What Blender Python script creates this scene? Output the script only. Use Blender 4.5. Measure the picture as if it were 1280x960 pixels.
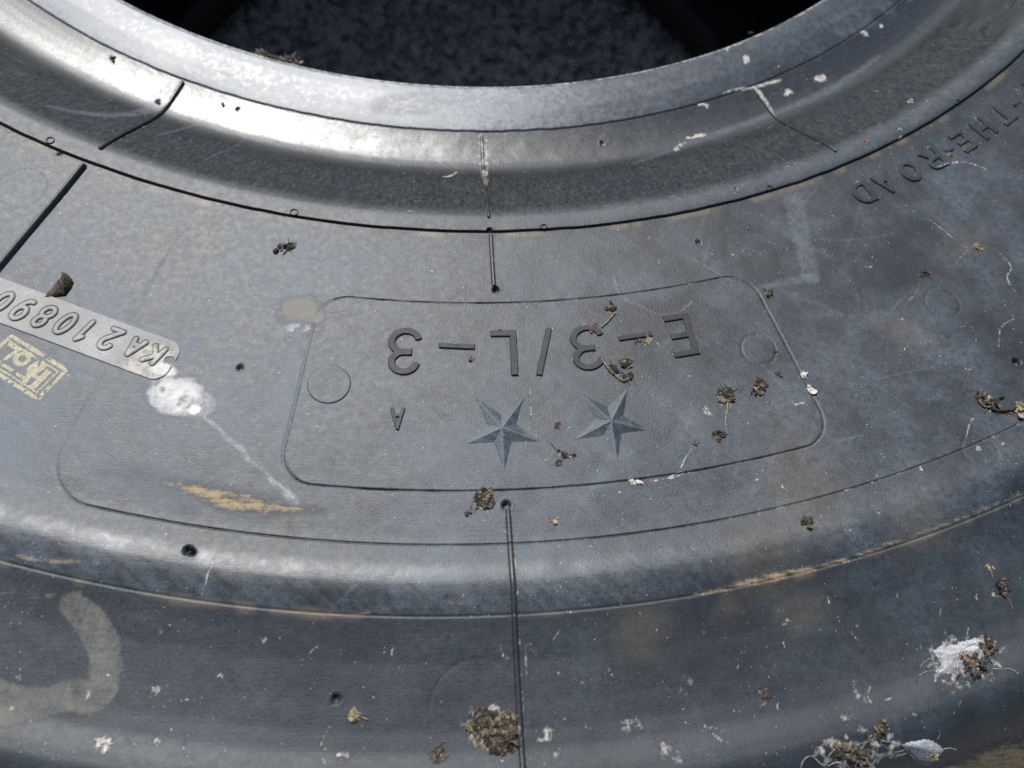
import bpy, math, random
import numpy as np

# ---------------------------------------------------------------- scene, camera, light
for o in list(bpy.data.objects):
    bpy.data.objects.remove(o)
scene = bpy.context.scene
COL = scene.collection
RC = 0.380            # radius of the rim line groove on the sidewall, metres
Z0 = 0.456            # height of the rim line above the ground

cam_d = bpy.data.cameras.new('camera')
cam_d.sensor_width = 36.0
cam_d.lens = 28.125
cam_d.clip_start = 0.01
cam_d.clip_end = 300.0
cam_d.dof.use_dof = True
cam_d.dof.focus_distance = 0.285
cam_d.dof.aperture_fstop = 9.0
cam = bpy.data.objects.new('camera', cam_d)
COL.objects.link(cam)
scene.camera = cam
PITCH, YAW, ROLL = 1.186702611447423, 0.19758184367673823, 0.19292974577426952
cam.location = (0.0, -1.4476964334630291 * RC, Z0 + 0.7059286717281348 * RC)
_fw = np.array([math.sin(YAW) * math.cos(PITCH), math.cos(YAW) * math.cos(PITCH), -math.sin(PITCH)])
_rt = np.array([math.cos(YAW), -math.sin(YAW), 0.0])
_up = np.cross(_rt, _fw)
_r2 = math.cos(ROLL) * _rt + math.sin(ROLL) * _up
_u2 = -math.sin(ROLL) * _rt + math.cos(ROLL) * _up
from mathutils import Matrix, Vector
cam.rotation_euler = Matrix(((_r2[0], _u2[0], -_fw[0]), (_r2[1], _u2[1], -_fw[1]), (_r2[2], _u2[2], -_fw[2]))).to_euler()

SUN_AZ, SUN_EL = math.radians(-22.0), math.radians(50.0)
world = bpy.data.worlds.new('World')
scene.world = world
world.use_nodes = True
wn = world.node_tree
sky = wn.nodes.new('ShaderNodeTexSky')
sky.sky_type = 'NISHITA'
sky.sun_disc = False
sky.sun_elevation = SUN_EL
sky.sun_rotation = SUN_AZ
wn.links.new(sky.outputs[0], wn.nodes['Background'].inputs[0])
wn.nodes['Background'].inputs[1].default_value = 0.075
sun_d = bpy.data.lights.new('sun', 'SUN')
sun_d.energy = 4.3
sun_d.angle = math.radians(0.55)
sun_d.color = (1.0, 0.97, 0.925)
sun = bpy.data.objects.new('sun', sun_d)
COL.objects.link(sun)
sun.location = (-2, 3, 4)
sdir = Vector((math.sin(SUN_AZ) * math.cos(SUN_EL), math.cos(SUN_AZ) * math.cos(SUN_EL), math.sin(SUN_EL)))
sun.rotation_euler = sdir.to_track_quat('Z', 'Y').to_euler()
scene.view_settings.view_transform = 'Standard'
scene.view_settings.look = 'None'
scene.view_settings.exposure = 0.55
scene.view_settings.gamma = 1.0
scene.view_settings.use_curve_mapping = False
scene.render.engine = 'CYCLES'
scene.cycles.use_denoising = False
scene.render.filter_size = 1.15
scene.cycles.max_bounces = 6

rng = np.random.default_rng(7)
MM = 0.001

# ---------------------------------------------------------------- numeric helpers
def _hash(ix, iy, seed):
    h = (ix.astype(np.int64) * 374761393 + iy.astype(np.int64) * 668265263 + seed * 1274126177) & 0xFFFFFFFF
    h = ((h ^ (h >> 13)) * 1274126177) & 0xFFFFFFFF
    return ((h ^ (h >> 16)) & 0xFFFF) / 65535.0

def vnoise(x, y, seed=0):
    fx, fy = np.floor(x), np.floor(y)
    ix, iy = fx.astype(np.int64), fy.astype(np.int64)
    u, v = x - fx, y - fy
    u = u * u * (3 - 2 * u); v = v * v * (3 - 2 * v)
    a, b = _hash(ix, iy, seed), _hash(ix + 1, iy, seed)
    c, d = _hash(ix, iy + 1, seed), _hash(ix + 1, iy + 1, seed)
    return (a * (1 - u) + b * u) * (1 - v) + (c * (1 - u) + d * u) * v

def fbm(x, y, seed=0, octv=4):
    s = 0.0; a = 0.5
    for k in range(octv):
        s = s + a * vnoise(x, y, seed + 17 * k)
        x = x * 2.03 + 5.1; y = y * 2.03 + 1.7; a *= 0.5
    return s / (1 - 0.5 ** octv)

def sstep(a, b, x):
    t = np.clip((x - a) / (b - a), 0, 1)
    return t * t * (3 - 2 * t)

def segdist(x, y, p, q, w0=0.0, w1=0.0):
    dx, dy = q[0] - p[0], q[1] - p[1]
    L2 = dx * dx + dy * dy + 1e-18
    t = np.clip(((x - p[0]) * dx + (y - p[1]) * dy) / L2, 0, 1)
    return np.hypot(x - p[0] - t * dx, y - p[1] - t * dy) - (w0 + (w1 - w0) * t)

def polydist(x, y, pts, ws=None):
    d = None
    for k in range(len(pts) - 1):
        w0, w1 = (ws[k], ws[k + 1]) if ws is not None else (0, 0)
        e = segdist(x, y, pts[k], pts[k + 1], w0, w1)
        d = e if d is None else np.minimum(d, e)
    return d

def smooth_path(pts, n=6):
    out = []
    P = [np.array(p, float) for p in pts]
    for k in range(len(P) - 1):
        p0 = P[max(k - 1, 0)]; p1 = P[k]; p2 = P[k + 1]; p3 = P[min(k + 2, len(P) - 1)]
        for j in range(n):
            t = j / n
            out.append(tuple(0.5 * (2 * p1 + (p2 - p0) * t + (2 * p0 - 5 * p1 + 4 * p2 - p3) * t * t + (3 * p1 - p0 - 3 * p2 + p3) * t ** 3)))
    out.append(tuple(P[-1]))
    return out

# ---------------------------------------------------------------- the tyre's cross-section (radius, height), in units of RC
PR = np.array([
    (.7700, -.0525), (.7714, -.0468), (.777, -.0437), (.79, -.0428), (.81, -.0431), (.828, -.0450), (.838, -.0464), (.846, -.0472), (.856, -.0479),
    (.868, -.0483), (.879, -.0480), (.889, -.0464), (.898, -.0434), (.908, -.0388), (.9185, -.0330), (.930, -.0266), (.9405, -.0208),
    (.952, -.0147), (.9635, -.0088), (.974, -.0036), (.9805, -.0009), (.987, 0.0), (1.0, .0005),
    (1.05, .004), (1.10, .009), (1.15, .0135), (1.20, .018), (1.25, .023), (1.30, .028), (1.32, .0303), (1.333, .0329),
    (1.343, .0354), (1.351, .0376), (1.358, .0388), (1.366, .0386), (1.375, .0370), (1.381, .0356), (1.386, .0350), (1.395, .0341), (1.42, .0313), (1.45, .0307),
    (1.47, .0312), (1.485, .0332), (1.50, .0384), (1.510, .0406), (1.519, .0398), (1.53, .036), (1.545, .022), (1.56, .004), (1.58, -.018), (1.60, -.040)])
RS = np.linspace(PR[0, 0], PR[-1, 0], 3000)
ZS = np.interp(RS, PR[:, 0], PR[:, 1])
_k = np.hanning(37); _k /= _k.sum()
_zp = np.concatenate([np.full(18, ZS[0]), ZS, np.full(18, ZS[-1])])
_zs = np.convolve(_zp, _k, 'valid')
_wgt = sstep(.777, .785, RS) * (1 - sstep(1.585, 1.595, RS))
ZS = ZS * (1 - _wgt) + _zs * _wgt

def prof(r):
    return np.interp(r, RS, ZS)

RB, RCc, RD, RE, RF, RG = .8368, 1.0, 1.0867, 1.2786, 1.3261, 1.3840

def polar(x, y):
    return np.degrees(np.arctan2(x, -y)), np.hypot(x, y) / RC

def at(th, r):
    a = math.radians(th)
    return (r * RC * math.sin(a), -r * RC * math.cos(a))

def groove(d, w, depth):          # a narrow V in the surface, all lengths in metres
    return -depth * np.clip(1 - np.abs(d) / w, 0, 1)

PITS = [  # centre, radius (mm), depth (mm): moulding vents and gouges
    ((0.01577, -0.40666), 1.35, 1.6), ((0.01783, -0.49081), 1.5, 1.8), ((0.20837, -0.43714), 1.5, 1.8), ((-0.07378, -0.44120), 1.2, 1.5), ((0.09610, -0.38344), 1.1, 1.2),
    ((-0.03352, -0.54892), 1.4, 1.5), ((-0.08089, -0.50543), 1.5, 2.2), ((-0.07955, -0.50620), 1.2, 2.2), ((0.01369, -0.37912), 1.0, 1.5), ((-0.15024, -0.28441), .7, .8), ((-0.09428, -0.30948), .8, .9), ((0.06502, -0.32139), 1.1, .9),
    ((-0.12839, -0.30691), 1.0, .8), ((0.11506, -0.35672), .8, .5), ((0.05632, -0.35688), .8, .5), ((-0.15287, -0.34937), .9, 1.0)]
FAINT = [((0.11219, -0.43160), 6.4, .12), ((0.18740, -0.41094), 6.6, .10), ((0.00843, -0.55278), 14.5, .08), ((-0.16391, -0.36672), 9.0, .12), ((0.18371, -0.47205), 6.0, .10)]

def box_sd(u, v, hu, hv, rad):
    qx, qy = np.abs(u) - hu + rad, np.abs(v) - hv + rad
    return np.hypot(np.maximum(qx, 0), np.maximum(qy, 0)) + np.minimum(np.maximum(qx, qy), 0) - rad

def panel_sd(th, r):               # the raised panel that carries the tread code
    u = np.radians(th - 4.6) * r * RC
    return box_sd(u, (r - (RD + RE) / 2) * RC, math.radians(11.35) * (r) * RC, (RE - RD) / 2 * RC, 11.5 * MM)

def big_panel_sd(th, r):
    u = np.radians(th - 5.0) * r * RC
    return box_sd(u, (r - (1.02 + RF) / 2) * RC, math.radians(20.0) * r * RC, (RF - 1.02) / 2 * RC, 17 * MM)

def relief(x, y):
    th, r = polar(x, y)
    h = np.zeros_like(x)
    wob = (fbm(th * 0.9, r * 3, 5, 2) - .5) * .0007
    h += groove((r - RB) * RC + wob, .6 * MM, .6 * MM)
    dC = (r - 1.0005) * RC
    h += -1.6 * MM * (1 - sstep(.18 * MM, .66 * MM, np.abs(dC + wob * .5)))
    h += .24 * MM * (1 - sstep(0, .45 * MM, panel_sd(th, r)))
    h += groove(panel_sd(th, r), .40 * MM, .70 * MM) * (.55 + .9 * fbm(th * 1.5, r * 20, 8, 2))
    bp = big_panel_sd(th, r)
    vis = np.where(r > 1.30, np.clip(.45 + 1.2 * (fbm(th * .25, r, 9, 2) - .3), 0, 1), (1 - sstep(-15.8, -14.2, th)) * 1.0 * (1 - (1 - sstep(1.203, 1.206, r)) * sstep(1.148, 1.151, r)))
    h += groove(bp, .42 * MM, .42 * MM) * np.clip(vis, 0, 1) * sstep(1.0, 1.02, r)
    h += groove((r - RF) * RC, .42 * MM, .38 * MM) * (1 - sstep(25, 30, th)) * sstep(-13.5, -12.5, th) * .6
    dG = (r - RG) * RC
    h += groove(dG, .6 * MM, .25 * MM) + .16 * MM * sstep(-.1 * MM, .3 * MM, dG) * (1 - sstep(.5 * MM, 7 * MM, dG))
    # fine knurled patch next to the crease, far left
    kn = sstep(-14.6, -14.2, th) * (1 - sstep(-10.6, -10.2, th)) * sstep(1.392, 1.395, r) * (1 - sstep(1.412, 1.415, r))
    h += .16 * MM * kn * (np.sin(np.radians(th) * 1.4 * RC / (2.35 * MM) * 2 * math.pi) * .5)
    for c, rad, dep in PITS:
        d = np.hypot(x - c[0], y - c[1])
        h -= dep * MM * (1 - sstep(.72 * rad * MM, 1.12 * rad * MM, d))
        h += .10 * MM * (1 - sstep(1.2 * rad * MM, 1.9 * rad * MM, d))
    for c, rad, dep in FAINT:
        h += groove(np.hypot(x - c[0], (y - c[1])) - rad * MM, .4 * MM, dep * 2.0 * MM)
    # gentle unevenness of the moulded rubber
    h += (fbm(x * 60, y * 60, 31, 3) - .5) * .36 * MM * sstep(.82, .86, r)
    h += (fbm(x * 260, y * 260, 32, 3) - .5) * .07 * MM
    scr = fbm((x * .6 + y * .8) * 900, (x * .8 - y * .6) * 60, 33, 2)
    h += -(sstep(.70, .82, scr)) * .025 * MM
    return h

def surf(x, y):
    x = np.asarray(x, float); y = np.asarray(y, float)
    return Z0 + RC * prof(np.hypot(x, y) / RC) + relief(x, y)

def zat(p):
    return float(surf(np.array([p[0]]), np.array([p[1]]))[0])

# ---------------------------------------------------------------- dirt, dust, marks and painted crevice shade on the rubber (masks over the plan)
RIMS = []         # outlines of raised details: dust gathers at their feet, contact shade is painted there
STROKES = []      # channel, points, half widths (mm), strength, softness (mm), noise amount, noise scale
def stroke(ch, pts, w, s, soft=.5, nz=.5, nsc=700):
    pts = smooth_path(pts, 4)
    ws = np.interp(np.linspace(0, 1, len(pts)), np.linspace(0, 1, len(w)), w) if isinstance(w, (list, tuple)) else np.full(len(pts), w)
    STROKES.append((ch, pts, ws * MM, s, soft * MM, nz, nsc))
def blot(ch, c, rx, ry, ang, s, soft=.35, nz=.6, nsc=300):
    STROKES.append((ch, (c, rx * MM, ry * MM, math.radians(ang)), None, s, soft, nz, nsc))

# white mineral blot and its dried run
blot('white', (-0.09350, -0.45228), 9.8, 7.2, -15, .62, .22, .55, 350)
blot('white', (-0.09562, -0.45051), 5.6, 3.8, -15, .80, .3, .7, 450)
blot('white', (-0.08520, -0.45514), 5.6, 5.6, 0, .35, .25, .5, 350)
blot('white', (-0.08671, -0.45725), 2.2, 1.8, 0, .95, .2, .3, 500)
blot('white', (-0.09908, -0.44232), 4.5, 2.6, -20, .80, .4, .5, 400)
blot('black', (-0.08999, -0.45462), 3.8, 3.2, 0, .85, .5, .9, 900)
blot('black', (-0.09834, -0.44995), 1.0, 1.4, 30, .8, .4, .6, 900)
for off in (-4, 4):
    stroke('white', [(-0.08315, -0.46015), (-0.07444, -0.46674), (-0.06913, -0.47183), (-0.06274, -0.47797), (-0.05711, -0.48263), (-0.05121, -0.48805)], [.4, .25, .35, .2, .3, .5], .50, .45, .9, 900)
stroke('white', [(-0.08402, -0.45957), (-0.07824, -0.46360), (-0.07454, -0.46789), (-0.06975, -0.47099), (-0.06633, -0.47576), (-0.06194, -0.47824), (-0.05806, -0.48318), (-0.05512, -0.48454), (-0.05055, -0.48966)], [1.4, 1.0, 1.7, .8, 1.6, 2.2], .30, 1.0, .9, 450)
# cream splashes
blot('chalk', (-0.05562, -0.41668), 7.2, 5.2, 0, .95, .4, .7, 300)
blot('chalk', (-0.04932, -0.42025), 3.0, 2.5, 0, .9, .4, .6, 500)
blot('white', (-0.05571, -0.42474), 6.4, 2.6, 0, .45, .4, .8, 500)
for c in ((-0.06422, -0.41589), (-0.06193, -0.41887), (-0.04483, -0.41947), (-0.04228, -0.41907), (-0.03918, -0.41832), (-0.04834, -0.42523), (-0.05803, -0.42971)):
    blot('chalk', c, 1.5, 1.0, 0, .8, .5, .7, 800)
stroke('dust', [(-0.05751, -0.39343), (-0.05666, -0.41467), (-0.05632, -0.44711), (-0.05655, -0.47088)], [2.0, 3.5, 3.0, 2.0], .28, 3, .5, 200)
# tide lines and damp marks on the right
stroke('white', [(0.06133, -0.39935), (0.06199, -0.40592), (0.06579, -0.41126), (0.07019, -0.41298), (0.07649, -0.41678), (0.08418, -0.41600), (0.09030, -0.41100)], .35, .38, .5, .9, 600)
stroke('dust', [(0.13829, -0.36194), (0.13825, -0.38183), (0.13842, -0.39901)], [3.8, 3.4, 3.6], .30, 1.2, .4, 250)
stroke('dust', [(0.11665, -0.40466), (0.12877, -0.40165), (0.13962, -0.39937)], [1.0, 1.8, 1.6], .30, .8, .5, 300)
blot('dust', (0.07060, -0.40581), 18, 6, 8, .22, .5, .4, 200)
blot('dust', (0.10269, -0.40839), 12, 5, 10, .16, .5, .4, 200)
stroke('dust', [(0.02476, -0.49570), (0.03289, -0.49031), (0.04374, -0.48703), (0.05867, -0.47046)], [2.0, 2.6, 2.0, 4.0], .16, 1.5, .5, 250)
stroke('dust', [(-0.15856, -0.38331), (-0.14512, -0.39345), (-0.13162, -0.40511), (-0.12020, -0.42152)], [3, 6, 5, 4], .32, 4, .5, 220)
blot('dust', (-0.14009, -0.47173), 12, 30, 10, .30, .6, .4, 120)
# ochre clay
stroke('clay', [(-0.09234, -0.48252), (-0.08193, -0.48544), (-0.07019, -0.48916), (-0.05868, -0.49127), (-0.04933, -0.49180), (-0.04171, -0.49233)], [.8, 2.6, 3.4, 2.8, 1.0, .4], .62, 2.6, 1.3, 330)
stroke('clay', [(-0.08060, -0.48598), (-0.06880, -0.49022), (-0.05862, -0.49181)], [.5, 1.6, .6], .80, 1.6, 1.2, 400)
stroke('clay', [(-0.05609, -0.49207), (-0.04855, -0.49207), (-0.04173, -0.49207)], [.3, .6, .2], .8, .8, 1.2, 500)
stroke('clay', [(-0.11028, -0.47911), (-0.09601, -0.48281), (-0.08201, -0.49290)], [2, 4, 2], .16, 4, .6, 200)
stroke('clay', [(0.07673, -0.52035), (0.09052, -0.51751), (0.10128, -0.51535), (0.11219, -0.51316), (0.12892, -0.50919), (0.14624, -0.50357), (0.16403, -0.49806), (0.17933, -0.49294), (0.19828, -0.48629)], [.4, .9, 1.5, .9, .6, .7, .6, .4, .3], .72, 1.6, 1.2, 350)
blot('haze', (0.15486, -0.49738), 12, 9, 20, .22, .8, .7, 250)
blot('haze', (0.10063, -0.50716), 12, 15, 0, .22, .8, .7, 200)
blot('haze', (0.11804, -0.48229), 14, 20, 0, .22, .8, .7, 200)
blot('haze', (0.05868, -0.53024), 9, 8, 60, .22, .8, .7, 260)
blot('haze', (0.08791, -0.52335), 4, 4, 0, .22, .8, .7, 300)
blot('haze', (0.11087, -0.52501), 9, 6, 0, .22, .8, .7, 300)
blot('haze', (0.20636, -0.38167), 9, 5, 20, .22, .8, .7, 300)
blot('haze', (0.16910, -0.42400), 12, 5, -25, .22, .8, .7, 300)
stroke('clay', [(-0.13096, -0.50658), (-0.12410, -0.50854), (-0.11454, -0.50890), (-0.10455, -0.50903)], [.6, 1.0, .7, .3], .62, 1.4, .9, 400)
stroke('clay', [(-0.13463, -0.51678), (-0.12740, -0.51848), (-0.11089, -0.51984)], [1.5, 1.8, 1.0], .30, 2, .9, 300)
stroke('clay', [(-0.03236, -0.52543), (-0.01066, -0.52290), (0.00893, -0.52170)], [.5, .9, .5], .28, 1, .9, 400)
# faded wax crayon stroke
stroke('chalk', [(-0.11258, -0.52120), (-0.10629, -0.52676), (-0.10200, -0.53405), (-0.10052, -0.54205), (-0.10224, -0.54638), (-0.11145, -0.54707), (-0.11982, -0.54863), (-0.12764, -0.54848), (-0.13330, -0.54668)], [4.0, 4.8, 5.0, 4.7, 4.8, 4.1, 4.4, 6.2, 6.2], .44, .9, .5, 260)
# bead: dust caught round the ribs, pale drips, scuffs
stroke('cream', [(0.01183, -0.32076), (0.01215, -0.33017), (0.01280, -0.35014)], [2.4, 2.8, .8], .42, 1.0, .6, 400)
stroke('dust', [(-0.12207, -0.29816), (-0.12772, -0.30466), (-0.13247, -0.31407), (-0.14812, -0.32197), (-0.16551, -0.32156)], [3.0, 3.4, 2.4, 1.6, .8], .50, 1.2, .6, 250)
stroke('cream', [(0.13872, -0.28812), (0.14261, -0.29448), (0.14566, -0.30188)], [1.6, 1.3, .5], .62, .9, .8, 500)
stroke('cream', [(0.12337, -0.29151), (0.13130, -0.28874), (0.13925, -0.28678), (0.15144, -0.28230)], [.4, .9, 1.0, .9], .6, .8, .9, 500)
for c, a, b in (((0.17177, -0.27994), 4.6, 2.2), ((0.15444, -0.28928), 2.6, 2.4), ((0.14942, -0.27510), 2.4, 2.0), ((0.11326, -0.29897), 3.2, 1.4), ((0.13604, -0.27249), 1.6, 3.2), ((0.12727, -0.26635), 3.6, 1.2), ((0.19795, -0.25154), 2.4, 1.6), ((0.20714, -0.24628), 2.2, 1.6), ((0.09980, -0.32225), 4, 1.8), ((0.10790, -0.31582), 5, 1.2)):
    blot('cream', c, a * 1.3, b * 1.3, float(rng.uniform(-20, 50)), .70, .5, .85, 520)
blot('dust', (0.19023, -0.24689), 40, 8, 25, .25, .6, .8, 150)
stroke('dust', [(0.20367, -0.26483), (0.17609, -0.28574), (0.15298, -0.29838), (0.10359, -0.32077), (0.07686, -0.33393)], [1.0, 2.0, 1.6, 1.4, .6], .30, 1.0, .7, 250)
stroke('dust', [(-0.12186, -0.32981), (-0.11411, -0.32196), (-0.10565, -0.31406)], .5, .45, .5, .8, 500)
stroke('dust', [(-0.10103, -0.34522), (-0.09317, -0.33310), (-0.08711, -0.32053)], .5, .25, .6, .8, 500)
stroke('black', [(-0.04401, -0.34839), (-0.03024, -0.33640), (-0.01005, -0.32643)], [1.0, 1.8, 2.2], .35, .8, .6, 300)
stroke('black', [(-0.11819, -0.29208), (-0.10812, -0.28870), (-0.09422, -0.28015)], [1.4, .9, .5], .30, .8, .6, 300)
stroke('white', [(-0.00563, -0.34383), (-0.00226, -0.34302), (0.00077, -0.33996)], [.3, .7, .5], .55, .4, .6, 800)
blot('cream', (-0.02092, -0.30516), 16, 6, 5, .30, .2, .5, 200)
blot('cream', (0.01079, -0.30292), 22, 5, 2, .22, .3, .5, 200)
stroke('black', [(-0.10348, -0.30931), (-0.09776, -0.31541), (-0.08869, -0.32147)], .3, .2, .5, .8, 500)
# dark rubbed spots and drag marks on the code panel
for c, rx, ry, a in (((0.00167, -0.45504), 4.2, 2.8, -25), ((-0.01661, -0.45245), 3.4, 2.4, -20), ((-0.01171, -0.45025), 4.4, 2.6, -15), ((-0.00296, -0.46023), 4.0, 2.0, -40), ((0.03878, -0.45603), 3.0, 2.2, 0), ((-0.02102, -0.45219), 2.0, 1.8, 0)):
    blot('black', c, rx, ry, a, .34, .4, .5, 350)
stroke('black', [(-0.01460, -0.46330), (-0.00582, -0.45358), (0.00726, -0.43997)], [.3, .4, .2], .45, .4, .6, 700)
stroke('black', [(-0.01722, -0.46538), (-0.00983, -0.45878), (-0.00171, -0.45015)], .25, .30, .4, .6, 700)
stroke('black', [(0.03072, -0.45392), (0.03546, -0.44922), (0.04083, -0.44476)], [.7, .9, .5], .30, .5, .5, 500)
stroke('black', [(0.03737, -0.45604), (0.04396, -0.44980), (0.04883, -0.44534)], [.9, .9, .5], .30, .5, .5, 500)
# pale crescents, nicks and spider threads
ARCS = [
    [(-0.08604, -0.52658), (-0.08679, -0.52839), (-0.08564, -0.53045)], [(-0.09186, -0.55656), (-0.09082, -0.55884), (-0.08800, -0.55972)], [(-0.08572, -0.55937), (-0.08366, -0.55983), (-0.08298, -0.55820), (-0.08182, -0.56028)],
    [(-0.07452, -0.55734), (-0.07535, -0.56002), (-0.07431, -0.56269), (-0.07159, -0.56416)], [(-0.03957, -0.53406), (-0.04185, -0.53561), (-0.04218, -0.53809)], [(-0.03489, -0.55627), (-0.03649, -0.55921), (-0.03673, -0.56172), (-0.03461, -0.56260)],
    [(-0.03299, -0.56305), (-0.03155, -0.56391), (-0.03028, -0.56291)], [(0.12947, -0.52985), (0.12698, -0.53201), (0.12862, -0.53469)], [(0.13001, -0.54753), (0.12793, -0.55118), (0.12909, -0.55416)], [(0.13206, -0.55263), (0.13457, -0.55176), (0.13620, -0.54996)],
    [(0.14469, -0.51982), (0.14391, -0.52107), (0.14474, -0.52234)], [(0.15826, -0.52497), (0.15730, -0.52696), (0.15783, -0.52821)], [(0.10045, -0.55182), (0.09911, -0.55361), (0.10102, -0.55522)], [(0.08722, -0.53841), (0.08886, -0.53961), (0.09129, -0.54058)],
    [(0.07341, -0.56041), (0.07736, -0.55875), (0.07992, -0.55923), (0.08212, -0.56015)], [(0.09749, -0.55040), (0.09533, -0.55263), (0.09204, -0.55437)], [(0.18682, -0.43635), (0.18827, -0.43970), (0.19098, -0.43971), (0.19408, -0.43839)], [(0.16778, -0.41806), (0.16916, -0.41877), (0.17035, -0.41771)],
    [(0.12016, -0.45183), (0.12178, -0.45404), (0.12510, -0.45342), (0.12699, -0.45562)], [(0.11074, -0.48281), (0.11169, -0.48511), (0.11389, -0.48654)], [(0.04511, -0.50386), (0.04689, -0.50681), (0.04947, -0.50684), (0.05180, -0.50446)],
    [(0.02292, -0.53215), (0.02305, -0.54000), (0.02359, -0.54773)], [(0.04807, -0.54108), (0.04939, -0.54386), (0.05119, -0.54662)], [(0.03130, -0.53319), (0.03283, -0.53135), (0.03411, -0.52996)], [(0.01529, -0.53414), (0.01600, -0.53760), (0.01795, -0.53809)],
    [(0.20306, -0.43272), (0.20621, -0.42344), (0.21049, -0.41959), (0.21341, -0.41819)], [(0.21675, -0.38750), (0.21942, -0.39476), (0.21622, -0.40000), (0.21823, -0.40887)], [(0.18141, -0.39998), (0.17964, -0.40440), (0.17601, -0.40878), (0.17327, -0.41094)],
    [(0.20245, -0.34457), (0.21367, -0.34112), (0.22150, -0.34378), (0.22562, -0.34727)], [(0.18540, -0.37137), (0.19201, -0.37137), (0.19592, -0.37537), (0.20200, -0.38323), (0.20526, -0.38556)], [(0.20472, -0.38634), (0.20008, -0.39018), (0.19730, -0.39322)], [(0.18677, -0.45809), (0.18333, -0.46181), (0.18062, -0.46704)], [(0.15808, -0.39330), (0.16191, -0.39479), (0.16514, -0.39327)],
    [(-0.07280, -0.50670), (-0.07287, -0.50898), (-0.07346, -0.51144), (-0.07524, -0.51889)], [(0.02659, -0.44297), (0.02718, -0.45854), (0.02428, -0.47049)], [(-0.00717, -0.45511), (-0.00381, -0.45873), (0.00168, -0.45748)], [(0.07384, -0.42745), (0.07579, -0.43147)], [(0.08312, -0.44195), (0.08476, -0.44291), (0.08639, -0.44161)],
    [(-0.00957, -0.46915), (-0.01030, -0.47234)], [(0.08234, -0.47048), (0.07934, -0.47430), (0.07645, -0.47979)], [(0.07125, -0.48206), (0.07563, -0.47979), (0.07879, -0.47865)], [(0.06021, -0.48344), (0.07408, -0.48122), (0.07872, -0.47923)],
    [(0.11978, -0.49798), (0.12357, -0.49380)], [(0.14159, -0.50716), (0.14246, -0.50870), (0.14381, -0.50896)], [(0.03689, -0.54297), (0.03899, -0.54528), (0.04296, -0.54444)], [(0.03384, -0.55701), (0.03560, -0.55529), (0.03743, -0.55708)], [(0.07603, -0.55784), (0.07863, -0.56073), (0.08091, -0.56334)]]
for pts in ARCS:
    n = len(pts)
    stroke('cream', pts, [.08] + [.27] * max(n - 2, 1) + [.08], float(rng.uniform(.5, .78)), .30, .8, 1100)
for c, a in (((0.18337, -0.47143), 2.2), ((-0.05576, -0.53201), 2.0), ((-0.05485, -0.54832), 2.2), ((-0.08554, -0.54537), 3.0), ((-0.12452, -0.54057), 3.2), ((0.14918, -0.47342), 1.5), ((0.16130, -0.46840), 1.2), ((0.16131, -0.47834), 1.6), ((0.10312, -0.48219), 1.4), ((0.18210, -0.46861), 1.4), ((0.19245, -0.46945), 1.5), ((-0.11299, -0.55913), 1.5), ((-0.12454, -0.54960), 1.4), ((-0.12195, -0.55791), 1.6), ((0.08601, -0.52431), 1.5), ((0.10657, -0.52812), 1.4), ((0.07237, -0.54767), 6.5), ((0.11972, -0.55756), 5.0), ((0.06512, -0.56515), 8.0), ((0.05425, -0.55741), 7.0), ((0.03219, -0.56448), 5.0), ((0.04357, -0.55500), 5.0), ((-0.03017, -0.56414), 5.0), ((0.15532, -0.54683), 9.0), ((0.17660, -0.52010), 4.5), ((0.12621, -0.54862), 8.0)):
    blot('cream', c, a * .8, a * .6, float(rng.uniform(0, 180)), .55 if a < 4 else .36, .5, 1.2, 600 if a < 4 else 420)
blot('cream', (-0.09758, -0.55990), 3.4, 2.6, 60, .9, .3, .8, 700)
blot('cream', (0.01312, -0.55811), 13.0, 9.0, -20, .65, .6, 1.0, 500)
blot('cream', (0.02775, -0.55970), 6.0, 3.0, 10, .5, .6, 1.1, 600)
blot('cream', (0.16154, -0.54074), 17.0, 10.0, 10, .60, .6, 1.0, 500)
blot('cream', (0.12198, -0.56596), 21.0, 9.0, 10, .60, .6, 1.0, 500)
blot('cream', (0.09606, -0.45371), 6.0, 4.5, 0, .28, .5, .9, 450)
blot('cream', (0.08961, -0.45653), 1.8, 2.6, 20, .38, .4, .7, 600)
for c, a in (((0.01051, -0.48806), 4), ((0.03781, -0.47339), 3.5), ((0.05940, -0.41487), 3.5), ((0.06204, -0.44270), 4), ((0.10951, -0.44768), 4), ((0.19259, -0.45338), 7), ((0.18358, -0.39774), 3.5), ((-0.06321, -0.38927), 4), ((0.11997, -0.40717), 3.5), ((0.11714, -0.49793), 3), ((0.03261, -0.49601), 3), ((0.09196, -0.46601), 3)):
    blot('cream', c, a, a * .7, float(rng.uniform(0, 180)), .45, .5, 1.0, 700)
# long faint drag scratches and rubbed streaks
for k in range(120):
    th_, r_ = rng.uniform(-24, 24), rng.uniform(1.01, 1.36)
    c = at(th_, r_); a = rng.choice([.75, -.7, .2, 1.2]) + rng.normal() * .15; L = rng.uniform(3, 20) * MM
    p0 = (c[0] - L * math.cos(a), c[1] - L * math.sin(a)); p1 = (c[0] + L * math.cos(a), c[1] + L * math.sin(a))
    pm = (c[0] + rng.normal() * .06 * L, c[1] + rng.normal() * .06 * L)
    wd = float(rng.choice([.12, .16, .25, .3, 1.2, 2.4]))
    stroke('dust' if k % 4 else 'black', [p0, pm, p1], [wd * .3, wd, wd * .3], float(rng.uniform(.15, .5)) * (.55 if wd > 1 else 1), .3 if wd < 1 else 1.0, .8, 500)
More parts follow.
